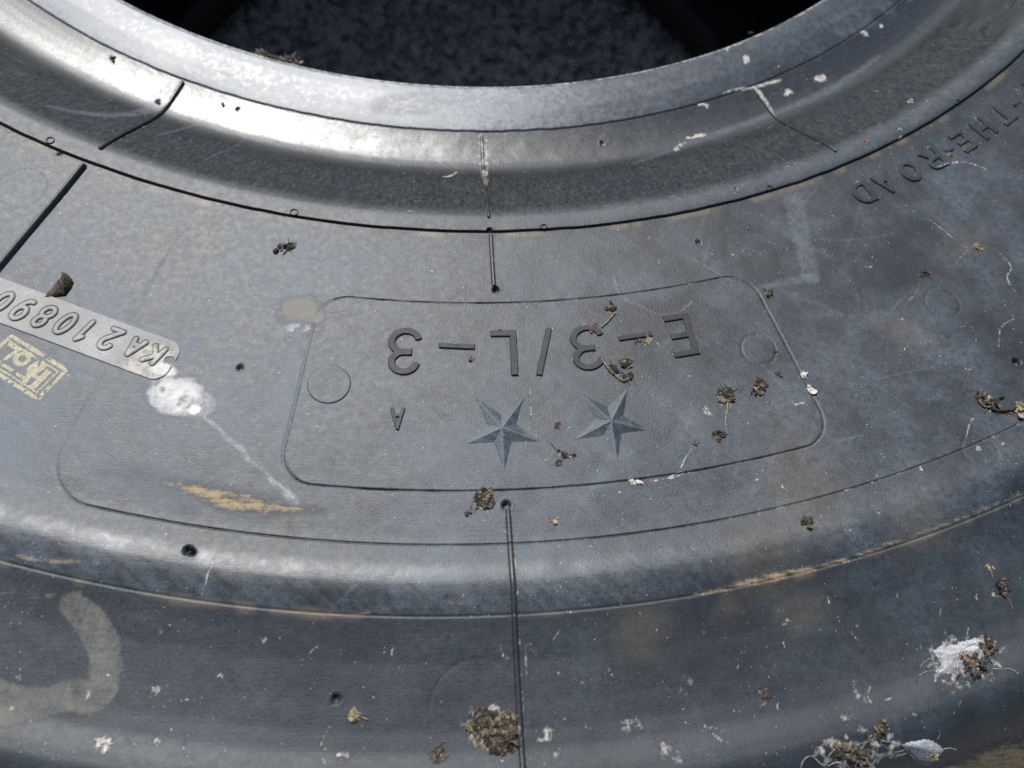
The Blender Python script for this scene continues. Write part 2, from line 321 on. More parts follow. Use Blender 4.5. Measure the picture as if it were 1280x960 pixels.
# little random nicks, thinner on the upper sidewall
for k in range(110):
    th_, r_ = rng.uniform(-14, 21), (rng.uniform(1.40, 1.54) if k % 3 else rng.uniform(1.02, 1.36))
    c = at(th_, r_); a = rng.uniform(0, 6.28); L = rng.uniform(.4, 1.6) * MM
    stroke('cream', [(c[0] - L * math.cos(a), c[1] - L * math.sin(a)), (c[0] + .3 * L * math.sin(a), c[1]), (c[0] + L * math.cos(a), c[1] + L * math.sin(a))], float(rng.uniform(.10, .24)), float(rng.uniform(.3, .8)), .28, 1.2, 1100)

CH = ('dust', 'white', 'cream', 'clay', 'chalk', 'black', 'gloss', 'matte', 'haze')
def stains_and_shade(x, y):
    th, r = polar(x, y)
    S = {c: np.zeros_like(x) for c in CH}
    # overall dust film, paler on the left of the sidewall and on the flat of the bead
    side = sstep(1.0, 1.02, r) * (1 - sstep(1.375, 1.39, r))
    left = 1 - sstep(-16, 26, th)
    f1 = fbm(x * 28, y * 28, 41, 4); f2 = fbm(x * 120, y * 120, 42, 3)
    brush = fbm((x * .75 - y * .66) * 70, (x * .66 + y * .75) * 900, 43, 3)
    S['dust'] += side * (.13 + .26 * left + .60 * (f1 - .5) + .45 * (f2 - .5) + (.50 * left + .10) * (brush - .5))
    S['matte'] += sstep(1.38, 1.40, r) * .25
    S['dust'] += sstep(1.38, 1.40, r) * (.15 + .26 * (f1 - .5) + .20 * (f2 - .5))
    bead = 1 - sstep(.99, 1.0, r)
    flat = 1 - sstep(.8330, .8378, r)
    S['dust'] += flat * (.22 + .80 * (1 - sstep(-2, 22, th)) + .4 * (f1 - .5) + .25 * (f2 - .5))
    bru2 = fbm(th * 9, r * 260, 44, 4)
    S['dust'] += bead * (1 - flat) * (.0 + .26 * sstep(.89, .93, r) * (f2 * .8 + bru2 * 1.2 - .62) + .10 * (f1 - .5))
    S['dust'] += bead * sstep(.975, .985, r) * .22
    S['gloss'] += bead * (1 - flat) * (1 - sstep(.868, .900, r)) * (.70 + .9 * (f1 - .5) + .3 * (f2 - .5))
    S['matte'] += bead * sstep(.880, .905, r) * (1 - sstep(.965, .978, r)) * (.85 + .6 * (f2 - .5))
    S['haze'] += bead * sstep(.885, .91, r) * (1 - sstep(.965, .985, r)) * np.clip(bru2 * 1.6 + f2 - 1.0, 0, 1) * .20
    S['white'] += flat * .40 * (1 - sstep(-2, 22, th)) * (.7 + .9 * (f1 - .3))
    S['gloss'] += flat * .75
    S['gloss'] += sstep(1.338, 1.349, r) * (1 - sstep(1.358, 1.372, r)) * (.40 + .6 * (f2 - .5)) + sstep(1.483, 1.492, r) * (1 - sstep(1.505, 1.52, r)) * .15 * (1 - sstep(-10, 0, th) * .6)
    S['cream'] += (1 - sstep(.7720, .7765, r + (f2 - .5) * .004)) * .55
    # dry soil caked on the outer edge of the shoulder
    S['clay'] += sstep(1.548, 1.572, r + (f2 - .5) * .03 + (f1 - .5) * .02) * .80
    bpd = np.abs(big_panel_sd(th, r))
    S['black'] += (1 - sstep(.05 * MM, .40 * MM, bpd)) * sstep(-13.5, -14.6, th) * sstep(1.03, 1.06, r) * .7 * (1 - (1 - sstep(1.203, 1.206, r)) * sstep(1.148, 1.151, r))  # crevice shade painted as a dark line along the large panel outline
    S['black'] += (1 - sstep(.05 * MM, .35 * MM, np.abs(panel_sd(th, r)))) * .15  # groove shade painted more faintly round the code panel
    # dust held along the mould lines
    lineD = np.minimum(np.abs(panel_sd(th, r)), np.abs((r - RF) * RC))
    S['cream'] += (1 - sstep(.0 * MM, .4 * MM, lineD)) * sstep(.46, .75, fbm(th * 6.0, r * 160, 45, 4)) * .5 * sstep(-2, 8, th)
    S['cream'] += (1 - sstep(.05 * MM, .5 * MM, np.abs((r - .977) * RC + (f2 - .5) * 1.2 * MM))) * sstep(.38, .8, fbm(th * 5.0, r * 300, 46, 4)) * .40
    S['cream'] += (1 - sstep(.0 * MM, .8 * MM, np.abs((r - 1.0042) * RC + (f2 - .5) * 1.5 * MM))) * sstep(.5, .8, fbm(th * 4, r * 200, 47, 4)) * .30
    crease = np.minimum(np.abs((r - RG) * RC - .4 * MM), np.abs((r - 1.005) * RC))
    S['haze'] += (1 - sstep(.3 * MM, 2.4 * MM, crease + (f2 - .5) * 2 * MM)) * sstep(.48, .70, fbm(th * .8, r * 14, 48, 4)) * .5
    for ch, geo, ws, s, soft, nz, nsc in STROKES:
        if ws is None:
            c, rx, ry, a = geo
            m = max(rx, ry) * 2.0
            idx = np.nonzero((np.abs(x - c[0]) < m) & (np.abs(y - c[1]) < m))[0]
            if len(idx) == 0: continue
            X, Y = x[idx] - c[0], y[idx] - c[1]
            u, v = (X * math.cos(a) + Y * math.sin(a)) / rx, (-X * math.sin(a) + Y * math.cos(a)) / ry
            n = fbm(x[idx] * nsc, y[idx] * nsc, 51, 3) - .5
            env = 1 - sstep(1 - soft, 1 + soft, np.hypot(u, v) + n * nz)
            if nz > .75:
                val = env * sstep(.80 - .42 * env, .95 - .30 * env, .5 + 1.35 * n)
            else:
                val = env * np.clip(1 + 1.4 * n * nz, 0, 1.5)
        else:
            P = np.array(geo); m = ws.max() + 3 * soft
            idx = np.nonzero((x > P[:, 0].min() - m) & (x < P[:, 0].max() + m) & (y > P[:, 1].min() - m) & (y < P[:, 1].max() + m))[0]
            if len(idx) == 0: continue
            n = fbm(x[idx] * nsc, y[idx] * nsc, 52, 3) - .5
            d = polydist(x[idx], y[idx], geo, ws) + n * nz * max(soft, ws.max() * .8)
            val = (1 - sstep(-soft, soft, d)) * np.clip(1 + 1.6 * n * nz, 0, 1.5)
        S[ch][idx] = np.maximum(S[ch][idx], s * val) if ch != 'dust' else S[ch][idx] + s * val
    for f, c, half in RIMS:
        idx = np.nonzero((np.abs(x - c[0]) < half[0]) & (np.abs(y - c[1]) < half[1]))[0]
        if len(idx) == 0: continue
        X, Y = x[idx], y[idx]
        d = f(X, Y)
        n = fbm(X * 420, Y * 420, 62, 3)
        S['cream'][idx] = np.maximum(S['cream'][idx], .50 * sstep(-.15 * MM, .10 * MM, d) * (1 - sstep(.15 * MM, .70 * MM, d)) * sstep(.36, .72, n))
        S['black'][idx] = np.maximum(S['black'][idx], .65 * (1 - sstep(.08 * MM, .22 * MM, np.abs(d + .02 * MM))))  # contact shade painted dark round each raised detail
    for c in CH:
        S[c] = np.clip(S[c], 0, 1)
    return S

# ---------------------------------------------------------------- materials
def new_mat(name):
    m = bpy.data.materials.new(name); m.use_nodes = True
    nt = m.node_tree
    return m, nt, nt.nodes['Principled BSDF']

class N:
    def __init__(s, nt): s.nt = nt
    def node(s, t, **kw):
        n = s.nt.nodes.new(t)
        for k, v in kw.items(): setattr(n, k, v)
        return n
    def link(s, a, b): s.nt.links.new(a, b)
    def val(s, sock, v):
        if hasattr(v, 'is_linked') or hasattr(v, 'links'): s.link(v, sock)
        else: sock.default_value = v
    def math(s, op, a, b=None, c=None, clamp=False):
        n = s.node('ShaderNodeMath', operation=op, use_clamp=clamp)
        s.val(n.inputs[0], a)
        if b is not None: s.val(n.inputs[1], b)
        if c is not None: s.val(n.inputs[2], c)
        return n.outputs[0]
    def mix(s, f, a, b):
        n = s.node('ShaderNodeMix', data_type='RGBA')
        s.val(n.inputs['Factor'], f)
        s.val(n.inputs[6], a if not isinstance(a, tuple) else (*a, 1)); s.val(n.inputs[7], b if not isinstance(b, tuple) else (*b, 1))
        return n.outputs[2]
    def attr(s, name):
        n = s.node('ShaderNodeAttribute'); n.attribute_name = name
        return n.outputs['Fac']
    def noise(s, vec, scale, detail=3, rough=.55, out='Fac'):
        n = s.node('ShaderNodeTexNoise'); s.link(vec, n.inputs['Vector'])
        n.inputs['Scale'].default_value = scale; n.inputs['Detail'].default_value = detail; n.inputs['Roughness'].default_value = rough
        return n.outputs[out]
    def ramp(s, f, lo, hi):
        n = s.node('ShaderNodeMapRange', interpolation_type='SMOOTHSTEP')
        s.val(n.inputs[0], f); n.inputs[1].default_value = lo; n.inputs[2].default_value = hi
        return n.outputs[0]
    def bump(s, h, dist, strength, normal=None):
        n = s.node('ShaderNodeBump'); s.link(h, n.inputs['Height'])
        n.inputs['Distance'].default_value = dist; n.inputs['Strength'].default_value = strength
        if normal is not None: s.link(normal, n.inputs['Normal'])
        return n.outputs['Normal']

def rubber_material(name, base=(.0088, .0122, .0158), dustc=(.075, .095, .119), rough0=.485, speck=1.0, bumpk=1.0):
    m, nt, b = new_mat(name); g = N(nt)
    pos = g.node('ShaderNodeNewGeometry').outputs['Position']
    grain = g.noise(pos, 1500, 4, .7); mid = g.noise(pos, 420, 4, .6); big = g.noise(pos, 55, 5, .6)
    # brushed streaks
    mp = g.node('ShaderNodeMapping'); g.link(pos, mp.inputs[0]); mp.inputs['Rotation'].default_value = (0, 0, math.radians(18)); mp.inputs['Scale'].default_value = (60, 1500, 60)
    streak = g.noise(mp.outputs[0], 1.0, 3, .6)
    mp2 = g.node('ShaderNodeMapping'); g.link(pos, mp2.inputs[0]); mp2.inputs['Rotation'].default_value = (0, 0, math.radians(-48)); mp2.inputs['Scale'].default_value = (40, 1300, 40)
    streak2 = g.noise(mp2.outputs[0], 1.0, 2, .6)
    mp3 = g.node('ShaderNodeMapping'); g.link(pos, mp3.inputs[0]); mp3.inputs['Rotation'].default_value = (0, 0, math.radians(12)); mp3.inputs['Scale'].default_value = (130, 900, 130)
    streak3 = g.noise(mp3.outputs[0], 1.0, 4, .65)
    dust = g.attr('dust')
    t = g.math('MULTIPLY', g.math('SUBTRACT', grain, .5), 3.4)
    t = g.math('ADD', t, g.math('MULTIPLY', g.math('SUBTRACT', mid, .5), 2.2))
    t = g.math('ADD', t, g.math('MULTIPLY', g.math('SUBTRACT', streak, .5), .35))
    t = g.math('ADD', t, g.math('MULTIPLY', g.math('SUBTRACT', streak2, .5), .15))
    t = g.math('ADD', t, g.math('MULTIPLY', g.math('SUBTRACT', big, .5), .5))
    damt = g.math('MULTIPLY', dust, g.math('ADD', 1.0, t), clamp=True)
    bloom = g.ramp(g.noise(pos, 38, 4, .6), .50, .72)
    dtint = g.mix(g.math('MULTIPLY', bloom, .55), dustc, tuple(a * b for a, b in zip(dustc, (1.08, .97, .80))))
    col = g.mix(damt, base, dtint)
    # tiny pale specks of grit, gathered in drifts
    patch = g.ramp(g.noise(pos, 34, 4, .65), .42, .62)
    def specks(scale, thr, dens, colr, colin):
        v = g.node('ShaderNodeTexVoronoi'); g.link(pos, v.inputs['Vector']); v.inputs['Scale'].default_value = scale; v.inputs['Randomness'].default_value = 1
        sep = g.node('ShaderNodeSeparateColor'); g.link(v.outputs['Color'], sep.inputs[0])
        near = g.math('LESS_THAN', v.outputs['Distance'], g.math('MULTIPLY', sep.outputs[1], thr))
        on = g.math('LESS_THAN', sep.outputs[0], dens)
        f = g.math('MULTIPLY', g.math('MULTIPLY', g.math('MULTIPLY', near, on), g.math('ADD', .15, g.math('MULTIPLY', patch, 1.0))), g.math('MULTIPLY_ADD', sep.outputs[2], .6, .3))
        return g.mix(g.math('MULTIPLY', f, speck), colin, colr), f
    col, f1 = specks(360, .12, .42, (.38, .37, .32), col)
    col, f2 = specks(700, .22, .34, (.24, .24, .22), col)
    col, f3 = specks(110, .040, .4, (.50, .47, .40), col)
    for ch, c in (('haze', (.135, .105, .066)), ('clay', (.27, .195, .105)), ('chalk', (.165, .158, .135)), ('cream', (.40, .375, .32)), ('white', (.48, .48, .47))):
        a = g.attr(ch)
        if ch in ('clay', 'cream', 'white', 'chalk'):
            k1, k2, k3 = {'clay': (1.5, .9, 1.0), 'cream': (.3, 1.3, 1.0), 'white': (.15, .6, .45), 'chalk': (.15, .5, .6)}[ch]
            brk = g.math('ADD', g.math('MULTIPLY', g.math('SUBTRACT', streak3, .5), k1), g.math('ADD', g.math('MULTIPLY', g.math('SUBTRACT', mid, .5), k2), g.math('MULTIPLY', g.math('SUBTRACT', grain, .5), k3)))
            lo, hi = {'clay': (.25, 1.0), 'cream': (.20, .85), 'white': (.10, 1.05), 'chalk': (.0, 1.0)}[ch]
            k = g.math('MULTIPLY', g.ramp(g.math('ADD', a, brk), lo, hi), g.math('MULTIPLY', a, 3.0, clamp=True), clamp=True)
        else:
            k = g.math('MULTIPLY', a, g.math('ADD', .35, g.math('MULTIPLY', g.math('ADD', g.math('MULTIPLY', grain, .5), g.math('MULTIPLY', mid, .5)), 1.1)), clamp=True)
        col = g.mix(k, col, c)
    bk = g.math('MULTIPLY', g.attr('black'), g.math('ADD', .55, g.math('MULTIPLY', mid, .6)), clamp=True)
    col = g.mix(bk, col, (.018, .019, .021))
    g.link(col, b.inputs['Base Color'])
    gl = g.attr('gloss')
    r = g.math('SUBTRACT', rough0, g.math('MULTIPLY', gl, .14))
    r = g.math('ADD', r, g.math('MULTIPLY', damt, .12))
    r = g.math('ADD', r, g.math('MULTIPLY', g.math('SUBTRACT', mid, .5), .22))
    r = g.math('ADD', r, g.math('MULTIPLY', g.math('MAXIMUM', g.math('MAXIMUM', g.attr('clay'), g.attr('cream')), g.attr('chalk')), .35), clamp=True)
    r = g.math('ADD', r, g.math('MULTIPLY', g.attr('matte'), .2), clamp=True)
    g.link(r, b.inputs['Roughness'])
    mt = g.attr('matte')
    g.val(b.inputs['Specular IOR Level'], g.math('SUBTRACT', g.math('ADD', .5, g.math('MULTIPLY', gl, .2)), g.math('MULTIPLY', mt, .46)))
    hgt = g.math('ADD', g.math('MULTIPLY', grain, 1.0), g.math('ADD', g.math('MULTIPLY', mid, .3), g.math('MULTIPLY', streak, .35)))
    hgt = g.math('ADD', hgt, g.math('MULTIPLY', g.math('ADD', f1, g.math('ADD', f2, f3)), .8))
    hgt = g.math('ADD', hgt, g.math('MULTIPLY', g.math('ADD', g.attr('clay'), g.attr('white')), .8))
    bn = g.node('ShaderNodeBump'); g.link(hgt, bn.inputs['Height']); bn.inputs['Distance'].default_value = .00032
    g.link(g.math('MULTIPLY', 0.40 * bumpk, g.math('SUBTRACT', 1.0, g.math('MULTIPLY', gl, .8))), bn.inputs['Strength'])
    g.link(bn.outputs['Normal'], b.inputs['Normal'])
    return m

M_RUB = rubber_material('weathered_rubber')
M_LET = rubber_material('clean_rubber', (.0125, .014, .017), (.085, .091, .101), .50, .8)
M_PLATE = rubber_material('grey_plate', (.135, .137, .138), (.30, .30, .292), .55, .6, 1.3)
M_RIB = rubber_material('rib_rubber', (.011, .012, .014), (.10, .10, .10), .45, .8)

def simple_noise_mat(name, cols, scale, rough=.85, bump=.0006, bstr=.8, detail=5, coords='pos', spec=.3):
    m, nt, b = new_mat(name); g = N(nt)
    pos = g.node('ShaderNodeNewGeometry').outputs['Position']
    n1 = g.noise(pos, scale, detail, .65); n2 = g.noise(pos, scale * 3.1, 3, .6)
    f = g.math('ADD', g.math('MULTIPLY', n1, .65), g.math('MULTIPLY', n2, .35))
    f = g.math('ADD', f, g.math('MULTIPLY', g.attr('tint'), .11))
    cr = g.node('ShaderNodeValToRGB'); g.link(f, cr.inputs[0])
    el = cr.color_ramp.elements
    el[0].position, el[0].color = cols[0][0], (*cols[0][1], 1)
    el[1].position, el[1].color = cols[-1][0], (*cols[-1][1], 1)
    for p, c in cols[1:-1]:
        e = el.new(p); e.color = (*c, 1)
    g.link(cr.outputs[0], b.inputs['Base Color'])
    b.inputs['Roughness'].default_value = rough
    b.inputs['Specular IOR Level'].default_value = spec
    g.link(g.bump(f, bump, bstr), b.inputs['Normal'])
    return m

M_LINER = simple_noise_mat('inner_rubber', [(.3, (.018, .018, .019)), (.7, (.04, .038, .035))], 90, .7)
M_TREAD = simple_noise_mat('tread_rubber', [(.3, (.02, .02, .021)), (.55, (.05, .045, .038)), (.75, (.20, .14, .08))], 35, .8)
M_DEB = simple_noise_mat('dry_debris', [(.38, (.012, .010, .008)), (.50, (.050, .040, .028)), (.60, (.13, .105, .075)), (.74, (.34, .29, .21))], 900, .9, .0005, 1.0)
M_DARK = simple_noise_mat('dark_crumb', [(.34, (.010, .009, .008)), (.5, (.045, .038, .028)), (.62, (.13, .105, .07)), (.72, (.30, .25, .18))], 800, .9, .0005, 1.0)
M_TAN = simple_noise_mat('tan_leaf', [(.34, (.05, .038, .024)), (.5, (.20, .155, .10)), (.68, (.42, .35, .24))], 700, .85)
M_STEM = simple_noise_mat('dry_stem', [(.34, (.06, .046, .03)), (.5, (.18, .145, .098)), (.68, (.36, .30, .21))], 900, .85)
M_RED = simple_noise_mat('red_husk', [(.34, (.06, .018, .012)), (.5, (.20, .06, .035)), (.65, (.33, .16, .09))], 900, .7)
M_WHITE = simple_noise_mat('pale_seed', [(.34, (.28, .26, .21)), (.5, (.44, .42, .36)), (.68, (.58, .56, .50))], 500, .6)
M_GROUND = simple_noise_mat('gravel_bed', [(.3, (.22, .20, .17)), (.5, (.36, .33, .28)), (.7, (.50, .46, .40))], 70, .95, .01, 1.0)
M_GRAVEL = simple_noise_mat('gravel_stone', [(.3, (.36, .31, .25)), (.5, (.58, .515, .43)), (.72, (.76, .69, .59))], 45, .9, .002, .8)
def ink_mat():
    return simple_noise_mat('yellow_ink', [(.30, (.17, .155, .11)), (.5, (.33, .30, .21)), (.7, (.46, .42, .31))], 800, .8, .0002, .6)
M_INK = ink_mat()
def silk_mat():
    m, nt, b = new_mat('spider_silk'); g = N(nt)
    pos = g.node('ShaderNodeNewGeometry').outputs['Position']
    mp = g.node('ShaderNodeMapping'); g.link(pos, mp.inputs[0]); mp.inputs['Rotation'].default_value = (0, 0, .5); mp.inputs['Scale'].default_value = (140, 900, 300)
    st = g.noise(mp.outputs[0], 1, 4, .65); fine = g.noise(pos, 1600, 3, .6)
    f = g.math('ADD', g.math('MULTIPLY', st, .6), g.math('MULTIPLY', fine, .4))
    g.link(g.mix(f, (.27, .285, .31), (.48, .49, .50)), b.inputs['Base Color'])
    b.inputs['Roughness'].default_value = .6
    g.link(g.bump(f, .0006, .7), b.inputs['Normal'])
    tr = g.node('ShaderNodeBsdfTransparent')
    mx = g.node('ShaderNodeMixShader')
    a = g.math('MULTIPLY', g.attr('cover'), g.ramp(f, .28, .58), clamp=True)
    g.link(g.math('MAXIMUM', a, g.math('MULTIPLY', g.attr('cover'), .45)), mx.inputs[0]); g.link(tr.outputs[0], mx.inputs[1]); g.link(b.outputs[0], mx.inputs[2])
    g.link(mx.outputs[0], nt.nodes['Material Output'].inputs[0])
    return m
M_SILK = silk_mat()

# ---------------------------------------------------------------- mesh building
def link_mesh(name, me, mat, parent=None, loc=(0, 0, 0)):
    me.materials.append(mat)
    o = bpy.data.objects.new(name, me); COL.objects.link(o)
    o.location = loc
    if parent is not None: o.parent = parent
    return o

def mesh_np(name, V, F, smooth=True):
    me = bpy.data.meshes.new(name)
    V = np.asarray(V, np.float32); F = np.asarray(F, np.int32)
    k = F.shape[1]
    me.vertices.add(len(V)); me.vertices.foreach_set('co', V.ravel())
    me.loops.add(F.size); me.loops.foreach_set('vertex_index', F.ravel())
    me.polygons.add(len(F)); me.polygons.foreach_set('loop_start', np.arange(0, F.size, k, dtype=np.int32))
    me.polygons.foreach_set('use_smooth', np.full(len(F), smooth, bool))
    me.update(calc_edges=True); me.validate()
    return me

def put_attrs(me, S):
    for c in CH:
        a = me.attributes.new(c, 'FLOAT', 'POINT')
        a.data.foreach_set('value', np.asarray(S[c], np.float32))

def thing(name, label, cat, loc=(0, 0, 0), group=None):
    o = bpy.data.objects.new(name, None); COL.objects.link(o)
    o.location = loc; o.empty_display_size = .01
    return tag(o, label, cat, group)

GROUPS = {'dirt crumb': 'dirt crumbs scattered over the tyre', 'dirt clump': 'dirt clumps lying on the tyre', 'leaf scrap': 'leaf scraps lying on the tyre', 'twig': 'twig scraps lying on the tyre', 'bark chip': 'bark chips lying on the tyre', 'pebble': 'small pebbles lying on the tyre', 'seed': 'seeds lying on the tyre', 'seed husk': 'seed husks lying on the tyre', 'dried flower': 'dried flowers lying on the tyre', 'cobweb': 'cobwebs on the shoulder of the tyre'}
def tag(o, label, cat, group=None):
    o['label'] = label; o['category'] = cat
    group = group or GROUPS.get(cat)
    if group: o['group'] = group
    return o

# ---------------------------------------------------------------- the ground under the tyre
def sheet(name, half, z, mat):
    me = mesh_np(name, [(-half, -half, z), (half, -half, z), (half, half, z), (-half, half, z)], [(0, 1, 2, 3)], False)
    o = link_mesh(name, me, mat); o['kind'] = 'structure'
    return o
sheet('ground', 120.0, 0.0, M_GROUND)

def ico(sub):
    import bmesh
    bm = bmesh.new(); bmesh.ops.create_icosphere(bm, subdivisions=sub, radius=1.0)
    V = np.array([v.co[:] for v in bm.verts]); F = np.array([[v.index for v in f.verts] for f in bm.faces]); bm.free()
    return V, F
ICO1, ICO2, ICO3 = ico(1), ico(2), ico(3)

def rot_rand(r):
    q = r.normal(size=4); q /= np.linalg.norm(q); w, x, y, z = q
    return np.array([[1 - 2 * (y * y + z * z), 2 * (x * y - z * w), 2 * (x * z + y * w)], [2 * (x * y + z * w), 1 - 2 * (x * x + z * z), 2 * (y * z - x * w)], [2 * (x * z - y * w), 2 * (y * z + x * w), 1 - 2 * (x * x + y * y)]])

def build_gravel():
    r = np.random.default_rng(3)
    Vs, Fs, n = [], [], 0
    bV, bF = ICO1
    spots = []
    for k in range(5600):
        a, q = r.uniform(0, 6.2832), .345 * math.sqrt(r.uniform(0, 1)); spots.append((q * math.cos(a), q * math.sin(a), r.uniform(.0042, .0092)))
    for k in range(2200):
        a, q = r.uniform(0, 6.2832), math.sqrt(r.uniform(.69 ** 2, 1.15 ** 2)); spots.append((q * math.cos(a), q * math.sin(a), r.uniform(.010, .020)))
    for x, y, s in spots:
        V = bV * (1 + r.uniform(-.28, .28, (len(bV), 1))) * np.array([1, r.uniform(.65, 1), r.uniform(.45, .85)]) @ rot_rand(r).T * s
        Vs.append(V + np.array([x, y, s * r.uniform(.15, .9)])); Fs.append(bF + n); n += len(bV)
    me = mesh_np('gravel', np.concatenate(Vs), np.concatenate(Fs), False)
    o = link_mesh('gravel', me, M_GRAVEL); o['kind'] = 'stuff'; o['label'] = 'grey crushed stone gravel seen through the hole of the tyre'
build_gravel()

# ---------------------------------------------------------------- the tyre
tyre = thing('tyre', 'huge worn black earthmover tyre lying flat with two raised stars on its sidewall', 'tyre', (0, 0, 0))

def theta_samples():
    d = np.linspace(-31, 44, 1320)
    a = np.linspace(44, 44 + 285, 150)[1:-1]
    return np.concatenate([d, a])
TH = theta_samples()
def radial_samples(r0, r1, n, foci):
    rr = np.linspace(r0, r1, 4000)
    den = np.ones_like(rr)
    for f, w, k in foci: den += k * np.exp(-((rr - f) / w) ** 2)
    c = np.concatenate([[0], np.cumsum((den[1:] + den[:-1]) / 2)]); c /= c[-1]
    return np.interp(np.linspace(0, 1, n), c, rr)
FOCI = [(RB, .004, 2.5), (1.0, .006, 2.5), (.978, .006, 1.0), (RD, .004, 2.0), (RE, .004, 2.0), (RF, .004, 2.0), (RG, .004, 2.0), (.772, .004, 2), (1.36, .01, .6)]

def ring(name, rs, mat):
    nt_, nr = len(TH), len(rs)
    T, Rr = np.meshgrid(np.radians(TH), rs, indexing='ij')
    x, y = (Rr * RC * np.sin(T)).ravel(), (-Rr * RC * np.cos(T)).ravel()
    z = surf(x, y)
    I = np.arange(nt_); J = np.arange(nr - 1)
    a = (I[:, None] * nr + J[None]).ravel(); b = (((I + 1) % nt_)[:, None] * nr + J[None]).ravel()
    me = mesh_np(name, np.stack([x, y, z], -1), np.stack([a, b, b + 1, a + 1], -1)[:, ::-1])
    put_attrs(me, stains_and_shade(x, y))
    return link_mesh(name, me, mat, tyre)

RCUT1, RCUT2 = 1.0005, RG + .0001

def lathe(name, pts, mat, n=160, mod=None):
    A = np.linspace(0, 2 * math.pi, n, endpoint=False)
    V, F = [], []
    k = len(pts)
    for i, a in enumerate(A):
        for j, (r, z) in enumerate(pts):
            rr = r if mod is None else mod(a, j, r)
            V.append((rr * RC * math.sin(a), -rr * RC * math.cos(a), Z0 + z * RC))
    for i in range(n):
        for j in range(k - 1):
            a, b = i * k + j, ((i + 1) % n) * k + j
            F.append((a + 1, b + 1, b, a))
    me = mesh_np(name, V, F)
    return link_mesh(name, me, mat, tyre)
HW = 1.19    # overall height of the lying tyre, in units of RC, below the rim line
lathe('bead_heel', [(.7701, -.0526), (.7680, -.064), (.7660, -.088), (.763, -.125), (.762, -.14), (.770, -.152), (.79, -.158)], M_RUB)
lathe('inner_liner', [(.79, -.158), (.86, -.13), (.98, -.085), (1.2, -.06), (1.4, -.06), (1.54, -.10), (1.62, -.22), (1.64, -.40), (1.64, -.75), (1.62, -.93), (1.54, -1.05), (1.4, -1.09), (1.2, -1.09), (.98, -1.07), (.86, -1.03), (.79, -1.0)], M_LINER)
lathe('lower_bead', [(.79, -1.0), (.772, -1.005), (.766, -1.02), (.772, -1.09), (.7775, -1.115), (.785, -1.12), (.85, -1.118), (.93, -1.135), (.98, -1.153), (1.0, -1.155)], M_LINER)
lathe('lower_sidewall', [(1.0, -1.155), (1.2, -1.172), (1.3, -1.182), (1.36, -1.194), (1.40, -1.183), (1.5, -1.19), (1.54, -1.17), (1.60, -1.11)], M_RUB)
NL = 44
def lugs(a, j, r):
    s = math.sin(a * NL + (.9 if j > 3 else 0))
    return r - (.075 if s > .35 else 0) * (1 if 0 < j < 9 else 0)
lathe('tread', [(1.60, -.040), (1.665, -.11), (1.72, -.19), (1.745, -.30), (1.752, -.45), (1.755, -.57), (1.752, -.70), (1.745, -.85), (1.72, -.96), (1.665, -1.04), (1.60, -1.11)], M_TREAD, NL * 12, lugs)

# ---- raised details: small height patches that follow the curved surface
def patch(name, parent, sdf, c, half, ang, cell, H, bev, mat, dustk=1.0, sink=.45, tube=False, extra=None, label=None, base_h=0.0, keep=None, fade=None):
    ca, sa = math.cos(ang), math.sin(ang)
    nu, nv = max(int(2 * half[0] / cell), 4), max(int(2 * half[1] / cell), 4)
    U, W = np.meshgrid(np.linspace(-half[0], half[0], nu), np.linspace(-half[1], half[1], nv), indexing='ij')
    x, y = (c[0] + U * ca - W * sa).ravel(), (c[1] + U * sa + W * ca).ravel()
    sd = sdf(x, y)
    if tube:
        w = bev
        t = np.clip(-sd / w, 0, 1)
        h = H * np.sqrt(np.clip(1 - (1 - t) ** 2, 0, 1))
        h = np.where(sd > 0, -np.clip(sd / (.25 * MM), 0, 1) * sink * MM, h)
    else:
        t = sstep(bev * .5, -bev * .5, sd)
        h = -sink * MM + t * (H + sink * MM)
    if fade is not None: h = h + fade(x, y)
    z = surf(x, y) + base_h + h
    ok = (sd < max(bev * .5, .2 * MM) + cell) if keep is None else keep(x, y, sd)
    G = np.arange(nu * nv).reshape(nu, nv)
    F = np.stack([G[:-1, :-1], G[1:, :-1], G[1:, 1:], G[:-1, 1:]], -1).reshape(-1, 4)
    F = F[ok[F].all(1)]
    used = np.zeros(nu * nv, bool); used[F] = True
    remap = np.cumsum(used) - 1
    me = mesh_np(name, np.stack([x, y, z], -1)[used], remap[F])
    S = stains_and_shade(x[used], y[used])
    S['dust'] = S['dust'] * dustk
    if extra is not None: extra(S, x[used], y[used], sd[used])
    put_attrs(me, S)
    o = link_mesh(name, me, mat, parent)
    if label: o['label'] = label
    return o

def arc(cx, cy, rx, ry, a0, a1, n=18):
    return [(cx + rx * math.cos(math.radians(a0 + (a1 - a0) * k / n)), cy + ry * math.sin(math.radians(a0 + (a1 - a0) * k / n))) for k in range(n + 1)]
